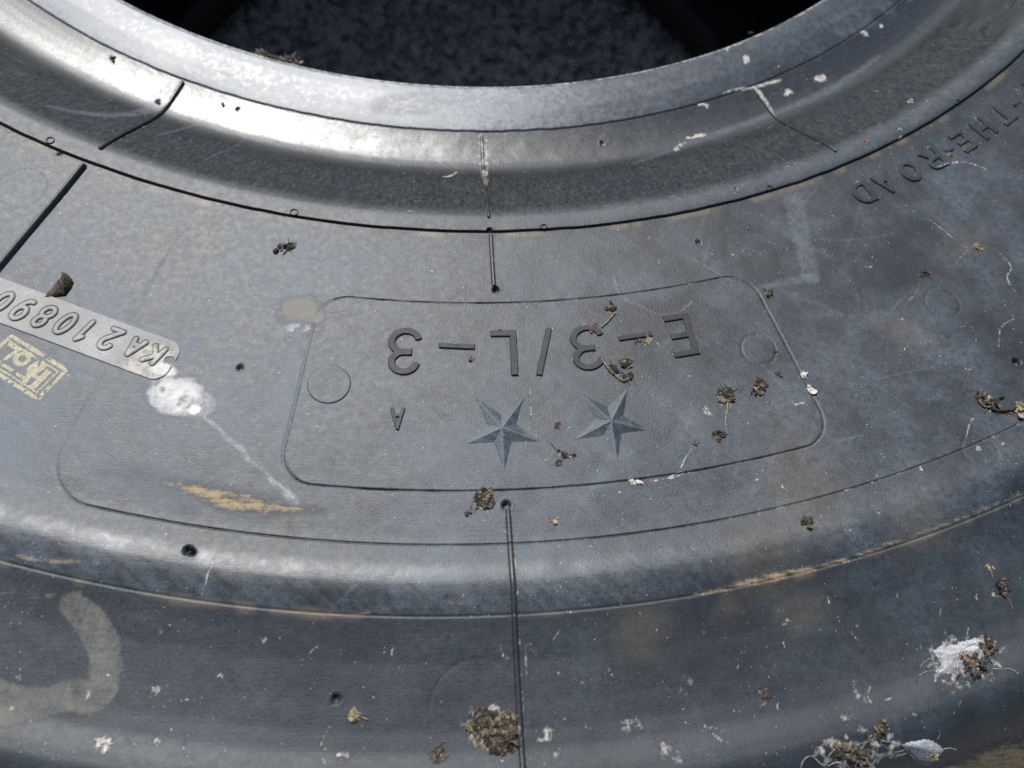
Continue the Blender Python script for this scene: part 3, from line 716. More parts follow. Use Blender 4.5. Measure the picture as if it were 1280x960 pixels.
# glyph strokes in a unit box; the last flag says whether ends are square (s), flat (f) or round (r)
GL = {
    'E': [([(0, 0), (0, 1)], 's'), ([(0, 0), (1, 0)], 's'), ([(0, .51), (.88, .51)], 's'), ([(0, 1), (1, 1)], 's')],
    'L': [([(0, 0), (0, 1)], 's'), ([(0, 0), (1, 0)], 's')],
    'F': [([(0, 0), (0, 1)], 's'), ([(0, .52), (.88, .52)], 's'), ([(0, 1), (1, 1)], 's')],
    'H': [([(0, 0), (0, 1)], 's'), ([(1, 0), (1, 1)], 's'), ([(0, .5), (1, .5)], 's')],
    'T': [([(.5, 0), (.5, 1)], 's'), ([(0, 1), (1, 1)], 's')],
    '-': [([(0, .5), (1, .5)], 's')],
    '/': [([(0, 0), (1, 1)], 's')],
    '3': [(arc(.5, .26, .5, .27, 190, 445) , 'f'), (arc(.5, .76, .46, .245, 172, -83), 'f'), ([(.52, .525), (.36, .525)], 's')],
    'A': [([(0, 0), (.5, 1)], 'r'), ([(1, 0), (.5, 1)], 'r'), ([(.2, .33), (.8, .33)], 'r')],
    'O': [(arc(.5, .5, .5, .5, 0, 360, 32), 'r')],
    'D': [([(0, 0), (0, 1)], 's'), ([(0, 1), (.4, 1)] + arc(.4, .5, .6, .5, 90, -90) + [(0, 0)], 'r')],
    'R': [([(0, 0), (0, 1)], 's'), ([(0, 1), (.55, 1)] + arc(.6, .745, .4, .255, 90, -90) + [(0, .49)], 'r'), ([(.5, .49), (1, 0)], 's')],
    'K': [([(0, 0), (0, 1)], 'r'), ([(.05, .38), (1, 1)], 'r'), ([(.3, .55), (1, 0)], 'r')],
    '2': [(arc(.5, .70, .5, .30, 160, -25, 14) + [(0, 0), (1, 0)], 'r')],
    '1': [([(.62, 0), (.62, 1), (.2, .80)], 'r')],
    '0': [(arc(.5, .5, .5, .5, 0, 360, 32), 'r')],
    '8': [(arc(.5, .74, .42, .26, 0, 360, 24), 'r'), (arc(.5, .24, .5, .26, 0, 360, 24), 'r')],
    '9': [(arc(.5, .68, .5, .32, 0, 360, 28), 'r'), (arc(.34, .66, .66, .66, 5, -100, 14), 'r')],
    '6': [(arc(.5, .32, .5, .32, 0, 360, 28), 'r')],
}
def stroke_sdf(strokes):
    # strokes: list of (plan points, half width, mode)
    def f(x, y):
        D = np.full(x.shape, 1.0)
        for pts, hw, mode in strokes:
            n = len(pts) - 1
            for k in range(n):
                p, q = pts[k], pts[k + 1]
                dx, dy = q[0] - p[0], q[1] - p[1]
                L = math.hypot(dx, dy)
                if L < 1e-6: continue
                a = ((x - p[0]) * dx + (y - p[1]) * dy) / L
                pr = np.abs((x - p[0]) * dy - (y - p[1]) * dx) / L
                if mode == 's':
                    d = np.maximum(pr - hw, np.maximum(-a, a - L) - hw)
                else:
                    e = np.maximum(np.maximum(-a, a - L), 0)
                    d = np.hypot(pr, e) - hw
                    if mode == 'f':
                        if k == 0: d = np.maximum(d, -a)
                        if k == n - 1: d = np.maximum(d, a - L)
                D = np.minimum(D, d)
        return D
    return f

def glyph(ch, BL, BR, TL, hw, inset=True):
    ux, uy = (BR[0] - BL[0], BR[1] - BL[1]), (TL[0] - BL[0], TL[1] - BL[1])
    W, H = math.hypot(*ux), math.hypot(*uy)
    iu, iv = (hw / W, hw / H) if inset else (0, 0)
    out = []
    for pts, mode in GL[ch]:
        q = []
        for u, v in pts:
            uu = iu + u * (1 - 2 * iu); vv = iv + v * (1 - 2 * iv)
            if ch == '-': vv = v
            q.append((BL[0] + ux[0] * uu + uy[0] * vv, BL[1] + ux[1] * uu + uy[1] * vv))
        out.append((q, hw, mode))
    c = (BL[0] + .5 * (ux[0] + uy[0]), BL[1] + .5 * (ux[1] + uy[1]))
    half = (abs(ux[0]) * .5 + abs(uy[0]) * .5 + 1.2 * MM, abs(ux[1]) * .5 + abs(uy[1]) * .5 + 1.2 * MM)
    return stroke_sdf(out), c, half

def rim_shade(S, x, y, sd):
    S['matte'] = np.maximum(S['matte'], .35 * sstep(.1 * MM, -.3 * MM, sd))
    S['black'] = np.maximum(S['black'], .9 * sstep(-.42 * MM, -.22 * MM, sd))  # contact shade painted into the letter walls

CODE = [('letter', 'E', (0.08753, -0.41597), (0.07789, -0.41781), (0.09007, -0.43371), 1.28), ('hyphen', '-', (0.07317, -0.42097), (0.06052, -0.42316), (0.07300, -0.42981), 1.0), ('digit', '3', (0.05500, -0.42116), (0.04238, -0.42268), (0.05531, -0.43984), 1.25),
        ('slash', '/', (0.03597, -0.42344), (0.03345, -0.42347), (0.03304, -0.44291), 1.12), ('letter', 'L', (0.02296, -0.42446), (0.01344, -0.42477), (0.02317, -0.44300), 1.28), ('hyphen', '-', (0.00774, -0.42720), (-0.00515, -0.42674), (0.00770, -0.43609), 1.05), ('digit', '3', (-0.01098, -0.42416), (-0.02320, -0.42439), (-0.01134, -0.44306), 1.28)]
for nm, ch, BL, BR, TL, hw in CODE:
    if ch == '/':
        f = stroke_sdf([([(0.03474, -0.42447), (0.03079, -0.44181)], hw * MM, 's')]); c = (0.03274, -0.43318); half = (4.5 * MM, 11 * MM)
    else:
        f, c, half = glyph(ch, BL, BR, TL, hw * MM)
    RIMS.append((f, c, half))
    patch(nm, tyre, f, c, half, 0, .16 * MM, .65 * MM, .40 * MM, M_LET, .22, extra=rim_shade, label='raised black %s of the tread code between the stars and the bead' % nm)
f, c, half = glyph('A', (-0.01635, -0.45580), (-0.02141, -0.45585), (-0.01619, -0.46420), .62 * MM)
RIMS.append((f, c, half))
patch('letter', tyre, f, c, half, 0, .12 * MM, .6 * MM, .35 * MM, M_RIB, .3, extra=rim_shade, label='small raised letter left of the stars')

# OFF-THE-ROAD lettering along the rim line
W0 = 10.4
for ch, th0, wd in (('D', 25.12, 1.30), ('A', 26.86, 1.35), ('O', 28.80, 1.30), ('R', 30.78, 1.28), ('-', 32.18, .62), ('E', 33.42, 1.12), ('H', 35.32, 1.22), ('T', 37.30, 1.26), ('-', 38.75, .62), ('F', 40.2, 1.15)):
    rb, rt_ = 1.0265, 1.0555
    BL, BR, TL = at(th0 + wd / 2, rb), at(th0 - wd / 2, rb), at(th0 + wd / 2 * .99, rt_)
    if ch == '-':
        f, c, half = glyph(ch, BL, BR, TL, .95 * MM)
    else:
        f, c, half = glyph(ch, BL, BR, TL, 1.05 * MM)
    RIMS.append((f, c, half))
    patch('hyphen' if ch == '-' else 'letter', tyre, f, c, half, 0, .17 * MM, .75 * MM, .36 * MM, M_RUB, .85, extra=rim_shade)

# two stars: raised five-sided pyramids
def star(tips, ctr, H):
    tips = [np.array(t) for t in tips]; c = np.array(ctr)
    V, F = [], []
    ring_ = []
    for k in range(5):
        a, b = tips[k], tips[(k + 1) % 5]
        ring_.append(a); m = (a + b) / 2; ring_.append(c + (m - c) * .47)
    def P3(p, dz): return (p[0], p[1], zat(p) + dz)
    top = [P3(p, .02 * MM) for p in ring_]; bot = [P3(p, -1.0 * MM) for p in ring_]
    V = [P3(c, H)] + top + bot
    for k in range(10):
        n = (k + 1) % 10
        F.append((0, 1 + n, 1 + k)); F.append((1 + k, 1 + n, 11 + n)); F.append((1 + k, 11 + n, 11 + k))
    # subdivide the facets so stains and wear show on them
    import bmesh
    me = mesh_np('star', V, F, False)
    bm = bmesh.new(); bm.from_mesh(me)
    bmesh.ops.subdivide_edges(bm, edges=bm.edges[:], cuts=15, use_grid_fill=True)
    bmesh.ops.recalc_face_normals(bm, faces=bm.faces[:])
    bm.to_mesh(me); bm.free()
    co = np.empty(len(me.vertices) * 3, np.float32); me.vertices.foreach_get('co', co); co = co.reshape(-1, 3)
    S = stains_and_shade(co[:, 0].astype(float), co[:, 1].astype(float)); S['dust'] *= .95
    S['dust'] *= 1.05
    dr = np.full(len(co), 1.0)
    for t in tips: dr = np.minimum(dr, segdist(co[:, 0], co[:, 1], tuple(c), tuple(t)))
    S['dust'] = np.clip(S['dust'] + .55 * (1 - sstep(.05 * MM, .55 * MM, dr)), 0, 1)
    put_attrs(me, S)
    return link_mesh('star', me, M_RUB, tyre)
s1 = star([(0.00806, -0.45201), (0.02495, -0.45142), (0.03023, -0.46821), (0.01729, -0.47900), (0.00429, -0.46926)], (0.01690, -0.46360), 1.7 * MM)
s1['label'] = 'raised five pointed star nearer the small letter'
s2 = star([(0.04498, -0.44985), (0.06194, -0.44774), (0.06783, -0.46389), (0.05591, -0.47606), (0.04179, -0.46742)], (0.05476, -0.46082), 1.7 * MM)
s2['label'] = 'raised five pointed star below the digit beside the letter E'

# radial ribs, in three pieces each: across the bead, the inner sidewall, the outer sidewall
def rib_extra(S, x, y, sd):
    S['black'] = np.maximum(S['black'], .5 * sstep(-.45 * MM, -.15 * MM, sd))  # crevice shade painted dark along the rib edges
def rib(name, th, r0, r1, hw, H, mat, dustk, bend=0.0, label=None):
    p, q = at(th, r0), at(th + bend, r1)
    c = ((p[0] + q[0]) / 2, (p[1] + q[1]) / 2)
    L = math.hypot(q[0] - p[0], q[1] - p[1]); ang = math.atan2(q[1] - p[1], q[0] - p[0])
    f = stroke_sdf([([p, q], hw * MM, 'r')])
    RIMS.append((f, c, (abs(q[0] - p[0]) / 2 + 3 * MM, abs(q[1] - p[1]) / 2 + 3 * MM)))
    return patch(name, tyre, f, c, (L / 2 + (hw + .6) * MM, (hw + .5) * MM), ang, .22 * MM, H * MM, hw * MM, mat, dustk, tube=True, extra=rib_extra, label=label)
rib('rib', -21.95, 1.008, 1.26, 1.1, 1.9, M_RIB, .35)
rib('rib', -21.85, .842, .980, 1.0, 1.25, M_RIB, .35)
rib('rib', 2.12, 1.006, 1.066, .85, .9, M_RIB, .6)
rib('rib', 2.06, .843, .982, .75, .9, M_RIB, 1.6)
rib('rib', 2.13, 1.298, 1.556, .98, 1.0, M_RIB, .35)
rib('rib', 25.6, .842, .980, .85, 1.0, M_RIB, .5)
rib('rib', 25.55, 1.288, 1.54, 1.0, 1.2, M_RIB, .4)

# round plugs: one large, five small vent discs on the rim line
f = stroke_sdf([([(-0.04284, -0.44707), (-0.04282, -0.44707)], 7.45 * MM, 'r')])
patch('round_plug', tyre, f, (-0.04284, -0.44707), (9 * MM, 9 * MM), 0, .2 * MM, .38 * MM, .5 * MM, M_RUB, 1.0)
for c in ((-0.15799, -0.34316), (-0.06185, -0.37344), (0.03510, -0.37761), (0.12919, -0.35639), (0.22140, -0.30791)):
    f = stroke_sdf([([c, (c[0] + 1e-5, c[1])], 1.75 * MM, 'r')])
    g_ = stroke_sdf([([c, (c[0] + 1e-5, c[1])], 1.15 * MM, 'r')])
    patch('vent_disc', tyre, lambda x, y, f=f, g_=g_: np.maximum(f(x, y), -g_(x, y)), c, (2.6 * MM, 2.6 * MM), 0, .12 * MM, .45 * MM, .3 * MM, M_RIB, .6, sink=.5)

# serial plate: a light rubber tag moulded into the sidewall, with its number
PA, PB, PC, PD = np.array((-0.17895, -0.39995)), np.array((-0.09336, -0.43277)), np.array((-0.17330, -0.42104)), np.array((-0.09591, -0.44717))
ux = (PB - PA) / np.linalg.norm(PB - PA)
ang_p = math.atan2(ux[1], ux[0])
vx = np.array([-ux[1], ux[0]])
mid = (PA + PB + PC + PD) / 4
hwid = (abs(np.dot(PA - PC, vx)) + abs(np.dot(PB - PD, vx))) / 4
hlen = np.linalg.norm(PB - PA) / 2
pc = (PA + PB) / 2 - vx * hwid
def plate_sdf(x, y):
    u = (x - pc[0]) * ux[0] + (y - pc[1]) * ux[1]; v = (x - pc[0]) * vx[0] + (y - pc[1]) * vx[1]
    return box_sd(u, v, hlen, hwid, 5.0 * MM)
HOLE = (-0.09773, -0.43918)
rd = -ux                                     # reading direction along the plate
upv = -vx                                    # up for the digits points away from the wheel centre
SERIAL = []
for nm, ch, c in (('letter', 'K', (-0.10320, -0.43680)), ('letter', 'A', (-0.11021, -0.43413)), ('digit', '2', (-0.11878, -0.43108)), ('digit', '1', (-0.12776, -0.42807)), ('digit', '0', (-0.13485, -0.42532)), ('digit', '8', (-0.14257, -0.42279)), ('digit', '9', (-0.15031, -0.42022)), ('digit', '0', (-0.15774, -0.41738))):
    c = np.array(c); wd, ht = 5.4 * MM, 9.6 * MM
    if ch == '1': wd = 4.4 * MM
    if ch in 'KA': ht = 8.0 * MM
    lean = rd * (.20 * ht)
    BL = c - rd * wd / 2 - upv * ht / 2 - lean / 2; BR = BL + rd * wd; TL = BL + upv * ht + lean
    SERIAL.append((nm, glyph(ch, tuple(BL), tuple(BR), tuple(TL), .82 * MM)))
def serial_sd(x, y):
    D = np.full(x.shape, 1.0)
    for nm, (f, cc, half) in SERIAL:
        near = np.nonzero((np.abs(x - cc[0]) < 9 * MM) & (np.abs(y - cc[1]) < 9 * MM))[0]
        if len(near): D[near] = np.minimum(D[near], f(x[near], y[near]))
    return D
def moat(x, y): return 1 - sstep(.10 * MM, .38 * MM, np.abs(serial_sd(x, y) - .10 * MM))
def plate_extra(S, x, y, sd):
    S['black'] = np.maximum(S['black'] * .3, .55 * moat(x, y))  # crevice shade painted dark round the serial digits
    S['dust'] = np.clip(.45 + .9 * (fbm(x * 90, y * 90, 71, 4) - .5) + .2 * S['dust'], 0, 1)
    S['black'] = np.maximum(S['black'], .9 * (1 - sstep(1.3 * MM, 2.0 * MM, np.hypot(x - HOLE[0], y - HOLE[1]))))
    S['cream'] = np.maximum(S['cream'], .55 * (1 - sstep(6 * MM, 13 * MM, np.hypot(x - (-0.10474, -0.44027)[0], y - (-0.10474, -0.44027)[1]))))
plate = patch('serial_plate', tyre, plate_sdf, tuple(pc), (hlen + 1 * MM, hwid + 1 * MM), ang_p, .19 * MM, .42 * MM, .4 * MM, M_PLATE, 1.0,
              extra=plate_extra, label='pale grey moulded tag with a raised serial number', fade=lambda x, y: -.28 * MM * moat(x, y) - .5 * MM * (1 - sstep(1.6 * MM, 2.1 * MM, np.hypot(x - HOLE[0], y - HOLE[1]))))
for nm, (f, cc, half) in SERIAL:
    patch(nm, plate, f, cc, half, 0, .11 * MM, .40 * MM, .75 * MM, M_PLATE, 1.0, tube=True, sink=.32, extra=plate_extra, base_h=.40 * MM,
          keep=lambda x, y, sd: sd < .22 * MM)

# worn yellow inspection stamp printed on the rubber, in flakes of ink
SB = [np.array((-0.13019, -0.44333)), np.array((-0.13720, -0.45472)), np.array((-0.15932, -0.44467)), np.array((-0.15148, -0.43021))]
e1 = SB[1] - SB[0]; e2 = SB[3] - SB[0]
def stamp_map(a, b): p = SB[0] + a * e1 + b * e2; return (p[0], p[1])
sc_c = stamp_map(.5, .5)
fr = [stamp_map(a, b) for a, b in ((.06, .02), (.94, .02), (.98, .08), (.98, 1.0), (.02, 1.0), (.02, .08), (.06, .02))]
fr2 = [stamp_map(a, b) for a, b in ((.16, .10), (.86, .10), (.86, 1.0))]
fr3 = [stamp_map(a, b) for a, b in ((.16, .10), (.16, 1.0))]
S6 = [stamp_map(.36 + .16 * math.cos(t), .62 + .085 * math.sin(t)) for t in np.linspace(0, 6.3, 20)]
S6b = [stamp_map(.20, .60), stamp_map(.28, .55), stamp_map(.42, .54)]
S7 = [stamp_map(.58, .80), stamp_map(.22, .76), stamp_map(.22, .92)]
SH = [([stamp_map(.34, .20), stamp_map(.78, .20)], 1.15 * MM, 's'), ([stamp_map(.56, .20), stamp_map(.56, .40)], .7 * MM, 's'), ([stamp_map(.30, .36), stamp_map(.42, .38)], 2.3 * MM, 'r'), ([stamp_map(.74, .34), stamp_map(.74, .98)], .65 * MM, 's'), ([stamp_map(.82, .34), stamp_map(.66, .36)], 1.0 * MM, 's')]
stamp_f = stroke_sdf([(fr, .75 * MM, 'r'), (fr2, .38 * MM, 'r'), (fr3, .38 * MM, 'r'), (S6, .75 * MM, 'r'), (S6b, .6 * MM, 'r'), (S7, .8 * MM, 'r')] + SH)
def ink_keep(x, y, sd):
    n = fbm(x * 900, y * 900, 81, 3); n2 = fbm(x * 150, y * 150, 82, 3)
    return (sd + (n - .5) * .6 * MM < .05 * MM) & (n + .5 * n2 > .49)
patch('inspection_stamp', tyre, stamp_f, sc_c, (16 * MM, 16 * MM), 0, .13 * MM, .06 * MM, .05 * MM, M_INK, 0.0, sink=-.06, keep=ink_keep, label='worn yellow ink stamp in a double frame')

# the rubber itself, built last so that dust and painted shade sit round the raised details
ring('bead', radial_samples(.7700, RCUT1, 165, FOCI), M_RUB)
ring('sidewall', radial_samples(RCUT1, RCUT2, 270, FOCI), M_RUB)
ring('shoulder', radial_samples(RCUT2, 1.60, 130, FOCI), M_RUB)

# ---------------------------------------------------------------- debris lying on the tyre
def lump(r, s, base=ICO2, rough=.35):
    V, F = base
    k = 1 + rough * (r.uniform(-1, 1, (len(V), 1)))
    ph = r.uniform(0, 10, 3)
    k = k + .25 * np.sin(V[:, :1] * 3 + ph[0]) * np.cos(V[:, 1:2] * 3.7 + ph[1])
    return (V * k) @ rot_rand(r).T * np.asarray(s), F

def tube(pts, rad, n=6):
    P = np.array(pts, float); V, F = [], []
    for k in range(len(P)):
        d = P[min(k + 1, len(P) - 1)] - P[max(k - 1, 0)]; d /= np.linalg.norm(d) + 1e-12
        a = np.cross(d, (0, 0, 1.0)); a /= np.linalg.norm(a) + 1e-12; b = np.cross(d, a)
        rr = rad[k] if hasattr(rad, '__len__') else rad
        for j in range(n):
            t = 2 * math.pi * j / n; V.append(P[k] + rr * (math.cos(t) * a + math.sin(t) * b))
    for k in range(len(P) - 1):
        for j in range(n):
            F.append((k * n + j, k * n + (j + 1) % n, (k + 1) * n + (j + 1) % n)); F.append((k * n + j, (k + 1) * n + (j + 1) % n, (k + 1) * n + j))
    return np.array(V), np.array(F)

TINT = [None]
def join(parts):
    Vs, Fs, T, n = [], [], [], 0
    rt = np.random.default_rng(len(parts) * 7 + 1)
    for V, F in parts:
        Vs.append(V); Fs.append(F + n); n += len(V); T.append(np.full(len(V), rt.uniform(-1, 1)))
    TINT[0] = np.concatenate(T)
    return np.concatenate(Vs), np.concatenate(Fs)

def tinted(me):
    a = me.attributes.new('tint', 'FLOAT', 'POINT'); a.data.foreach_set('value', TINT[0].astype(np.float32))
    return me

def on(p, up=0.0): return np.array([p[0], p[1], zat(p) + up])

def crumbs(r, path, wid, hgt, count, flat=.5, size=None):
    """irregular flakes and lumps strewn along a path, resting on the rubber"""
    out = []
    P = np.array(path)
    for k in range(count):
        t = r.uniform(0, len(P) - 1) if len(P) > 1 else 0
        i = min(int(t), max(len(P) - 2, 0)); f = t - i
        p = P[i] * (1 - f) + P[min(i + 1, len(P) - 1)] * f
        off = r.normal(size=2) * wid * .36; off = np.clip(off, -wid * .62, wid * .62)
        q = (p[0] + off[0], p[1] + off[1])
        s0 = (size or wid) * (.10 + .26 * r.uniform() ** 1.8)
        kind = r.uniform()
        if kind < .30 and count > 6:          # thin straw
            sz = np.array([s0 * r.uniform(2.2, 4.2), s0 * .22, s0 * .2])
        elif kind < .65:                      # flat flake
            sz = np.array([s0 * r.uniform(1.2, 2.2), s0 * r.uniform(.7, 1.2), s0 * r.uniform(.10, .22)])
        else:                                 # crumb
            sz = np.array([s0 * r.uniform(.8, 1.3), s0 * r.uniform(.6, 1.0), s0 * flat * r.uniform(.7, 1.3)])
        V, F = lump(r, 1.0, ICO1 if s0 < .6 * MM or kind < .3 else ICO2, .42)
        ang = r.uniform(0, 6.28); tl = r.uniform(-.6, .6)
        V = V * sz
        R1 = np.array([[math.cos(tl), 0, math.sin(tl)], [0, 1, 0], [-math.sin(tl), 0, math.cos(tl)]])
        R2 = np.array([[math.cos(ang), -math.sin(ang), 0], [math.sin(ang), math.cos(ang), 0], [0, 0, 1]])
        V = V @ R1.T @ R2.T
        up = r.uniform(.1, 1) * hgt * max(0, 1 - (np.hypot(*off) / (wid * .75)) ** 2)
        out.append((V + on(q, up * .75 + sz[2] * .25), F))
    return out

def debris(name, label, cat, path, wid, hgt, count, mat, seed, stems=(), flat=.5, size=None, group=None, stem_mat=None):
    r = np.random.default_rng(seed)
    parts = crumbs(r, path, wid * MM * .9, hgt * MM * .75, int(count * 1.6), flat, size * MM if size else None)
    base = on(path[0])
    if stems and stem_mat is None:
        for pts, rad in stems:
            q = smooth_path(pts, 5); parts.append(tube([on(p, rad * MM * 1.6) for p in q], rad * MM))
    V, F = join(parts)
    me = tinted(mesh_np(name, V - base, F, False))
    o = link_mesh(name, me, mat, None, tuple(base))
    tag(o, label, cat, group)
    if stems and stem_mat is not None:
        for pts, rad in stems:
            q = smooth_path(pts, 5); V, F = tube([on(p, rad * MM * 1.5) for p in q], [rad * MM * (1.15 - .5 * k / len(q)) for k in range(len(q))])
            link_mesh('stem', mesh_np('stem', V - base, F), stem_mat, o)
    return o

def curled_leaf():
    r = np.random.default_rng(5)
    pts = [np.array(p) for p in ((-0.14398, -0.41472), (-0.14187, -0.41331), (-0.13982, -0.41155), (-0.13864, -0.40948), (-0.13799, -0.40742), (-0.13855, -0.40607))]
    hs = [.3, .8, 2.0, 3.2, 3.9, 4.2]; ws = [.4, 1.6, 2.6, 2.8, 2.0, .8]
    V, F = [], []
    for k, p in enumerate(pts):
        d = pts[min(k + 1, 5)] - pts[max(k - 1, 0)]; d /= np.linalg.norm(d); n = np.array([-d[1], d[0]])
        z = zat(p)
        for sgn in (1, -1):
            for j in range(7):
                u = (j - 3) / 3
                q = p + n * u * ws[k] * MM * (1 + .12 * r.normal())
                V.append((q[0], q[1], z + hs[k] * MM * (1 - .75 * abs(u) ** 1.6) + sgn * .14 * MM + r.normal() * .12 * MM))
    for k in range(5):
        for j in range(6):
            a = k * 14 + j; F += [(a, a + 1, a + 15, a + 14), (a + 7, a + 21, a + 22, a + 8)]
        a = k * 14; F += [(a, a + 14, a + 21, a + 7), (a + 6, a + 13, a + 27, a + 20)]
    F += [(j, j + 7, j + 8, j + 1) for j in range(6)] + [(70 + j, 70 + j + 1, 70 + j + 8, 70 + j + 7) for j in range(6)]
    base = on(pts[2])
    o = link_mesh('dry_leaf', mesh_np('dry_leaf', np.array(V) - base, F), M_DEB, None, tuple(base))
    tag(o, 'curled dry leaf scrap resting on the edge of the pale serial plate', 'leaf')
curled_leaf()

debris('bark_chip', 'dark oblong bark chip on the upper sidewall left of the middle rib', 'bark chip', [(-0.06664, -0.39047), (-0.06318, -0.38963), (-0.05970, -0.38879)], 2.4, 2.0, 16, M_DARK, 11, flat=.7, size=3.4)
debris('twig', 'flat twig scrap lying on the inner edge of the bead', 'twig', [(-0.08931, -0.27712), (-0.08500, -0.27782), (-0.08064, -0.27899), (-0.07559, -0.28012), (-0.07053, -0.28126)], 2.6, 1.4, 40, M_DARK, 12, flat=.5, size=4.6)
debris('dirt_clump', 'small leafy clump just below the panel next to the outer middle rib', 'dirt clump', [(0.01051, -0.48806)], 5.2, 2.6, 26, M_DEB, 13, size=4.0)
debris('dirt_crumb', 'dark crumb trailing down left from the clump beside the outer middle rib', 'dirt crumb', [(0.00839, -0.49133), (0.00656, -0.49213), (0.00500, -0.49240)], 1.6, .7, 7, M_DARK, 14, size=2.2)
debris('leaf_scrap', 'tan leaf scrap right of the outer middle rib end', 'leaf scrap', [(0.03185, -0.49547), (0.03363, -0.49655)], 2.2, .9, 8, M_TAN, 15, size=3.0, flat=.3)
debris('twig', 'forked brown twig crumbs lying between the two star tips', 'twig', [(0.03573, -0.47135), (0.03808, -0.47339), (0.04131, -0.47426)], 2.0, .9, 14, M_DEB, 16, size=2.6)
debris('dirt_crumb', 'brown crumb below the forked twig between the stars', 'dirt crumb', [(0.03579, -0.47541), (0.03656, -0.47628)], 1.8, .8, 6, M_DEB, 17, size=2.4)
debris('dirt_crumb', 'tiny dark crumb between the stars nearer their upper tips', 'dirt crumb', [(0.03595, -0.46184), (0.03646, -0.46274)], 1.6, .8, 5, M_DARK, 18, size=2.0)
debris('dried_flower', 'withered flower head whose stem points at the digit next to the letter E', 'dried flower', [(0.05940, -0.41487)], 3.6, 1.8, 14, M_DEB, 19, stems=[([(0.05986, -0.41661), (0.05717, -0.42010), (0.05427, -0.42288)], .30)], stem_mat=M_STEM, size=3.0)
debris('seed_husk', 'dark red seed husk lying on the digit next to the letter E', 'seed husk', [(0.05039, -0.42292), (0.05253, -0.42222)], 1.8, .9, 6, M_RED, 20, size=3.0, flat=.45)
debris('twig', 'bent twig with crumbs hanging from the lower end of the digit near the E', 'twig', [(0.05656, -0.43886), (0.05838, -0.44144)], 2.6, 1.6, 12, M_DEB, 21, stems=[([(0.05358, -0.43594), (0.05507, -0.43919), (0.05772, -0.44241), (0.06040, -0.44495), (0.06286, -0.44334)], .34)], stem_mat=M_STEM, size=3.0)
debris('leaf_scrap', 'grey leaf scrap at the far tip of the bent twig', 'leaf scrap', [(0.06175, -0.44270), (0.06361, -0.44462)], 3.0, 2.0, 10, M_DEB, 22, size=3.4, flat=.4)
debris('dirt_clump', 'brown wedge shaped clump right of the bent twig below the hyphen', 'dirt clump', [(0.06134, -0.43752), (0.06333, -0.43816)], 3.2, 2.0, 16, M_DEB, 23, size=3.2)
debris('dirt_crumb', 'black crumb under the middle of the hyphen beside the E', 'dirt crumb', [(0.06751, -0.42818)], 2.0, 1.0, 6, M_DARK, 24, size=2.6)
debris('leaf_scrap', 'tan flake under the right end of the hyphen beside the E', 'leaf scrap', [(0.07135, -0.42848)], 2.0, 1.0, 6, M_TAN, 25, size=2.6, flat=.4)
debris('dried_flower', 'dark cone shaped flower head with a pale stem right of the stars', 'dried flower', [(0.09730, -0.44929), (0.09725, -0.45151)], 4.0, 2.6, 22, M_DARK, 26, stems=[([(0.09735, -0.45277), (0.09645, -0.45683), (0.09528, -0.46085), (0.09516, -0.46541)], .27)], stem_mat=M_STEM, size=3.4)
debris('dirt_clump', 'crumbly tan and black clump inside the right end of the panel', 'dirt clump', [(0.10831, -0.44960), (0.10991, -0.44704), (0.11142, -0.44510)], 3.8, 2.0, 26, M_DEB, 27, size=3.0)
debris('dirt_clump', 'small ragged clump below the pale stem near the panel bottom', 'dirt clump', [(0.09196, -0.46601)], 3.2, 1.4, 12, M_DEB, 28, size=2.6)
debris('dirt_crumb', 'lone dark crumb lower left of the ragged clump inside the panel bottom', 'dirt crumb', [(0.08306, -0.46929), (0.08458, -0.46840)], 2.0, 1.0, 7, M_DARK, 29, size=2.6)
debris('shell_bit', 'whitish shell bit on the lower panel line below the right star', 'shell bit', [(0.05975, -0.48259), (0.06246, -0.48260)], 2.2, 1.1, 11, M_WHITE, 30, size=2.4)
debris('dirt_clump', 'small crumbly clump just outside the upper right panel corner', 'dirt clump', [(0.11997, -0.40717)], 3.4, 1.4, 16, M_DEB, 31, size=2.6)
debris('bark_chip', 'dark bark chip with a pale tip below the raised lettering at right', 'bark chip', [(0.18230, -0.39774), (0.18508, -0.39811)], 2.4, 1.6, 10, M_DARK, 32, size=3.2)
debris('leaf_scrap', 'tan leaf scrap at the end of a pale thread on the right sidewall', 'leaf scrap', [(0.20776, -0.38479), (0.20960, -0.38634)], 2.2, 1.2, 8, M_TAN, 33, size=3.2, flat=.35)
debris('dirt_clump', 'tangled brown twig clump by the rib end near the right edge', 'dirt clump', [(0.18933, -0.45144), (0.19180, -0.45306), (0.19515, -0.45371)], 5.4, 2.2, 46, M_DEB, 34, stems=[([(0.19015, -0.45463), (0.19495, -0.45244), (0.19888, -0.45118)], .45), ([(0.18905, -0.45240), (0.19055, -0.45527), (0.19290, -0.45529)], .4), ([(0.19260, -0.45624), (0.19591, -0.45690), (0.19951, -0.45662), (0.20157, -0.45569)], .5)], size=2.8)
debris('dirt_clump', 'tan and black clump at the right edge end of the twig strand', 'dirt clump', [(0.20264, -0.45602), (0.20566, -0.45573)], 4.4, 2.0, 18, M_TAN, 35, size=3.4)
debris('leaf_scrap', 'orange leaf scrap under the twig strand near the right edge', 'leaf scrap', [(0.19765, -0.45787), (0.19900, -0.45820)], 1.6, .7, 5, M_RED, 36, size=3.0, flat=.3)
debris('bark_chip', 'brown topped bark chip casting a black shadow above the clay streaked crease', 'bark chip', [(0.11650, -0.49736), (0.11801, -0.49766)], 2.4, 2.6, 9, M_DARK, 37, size=3.6)
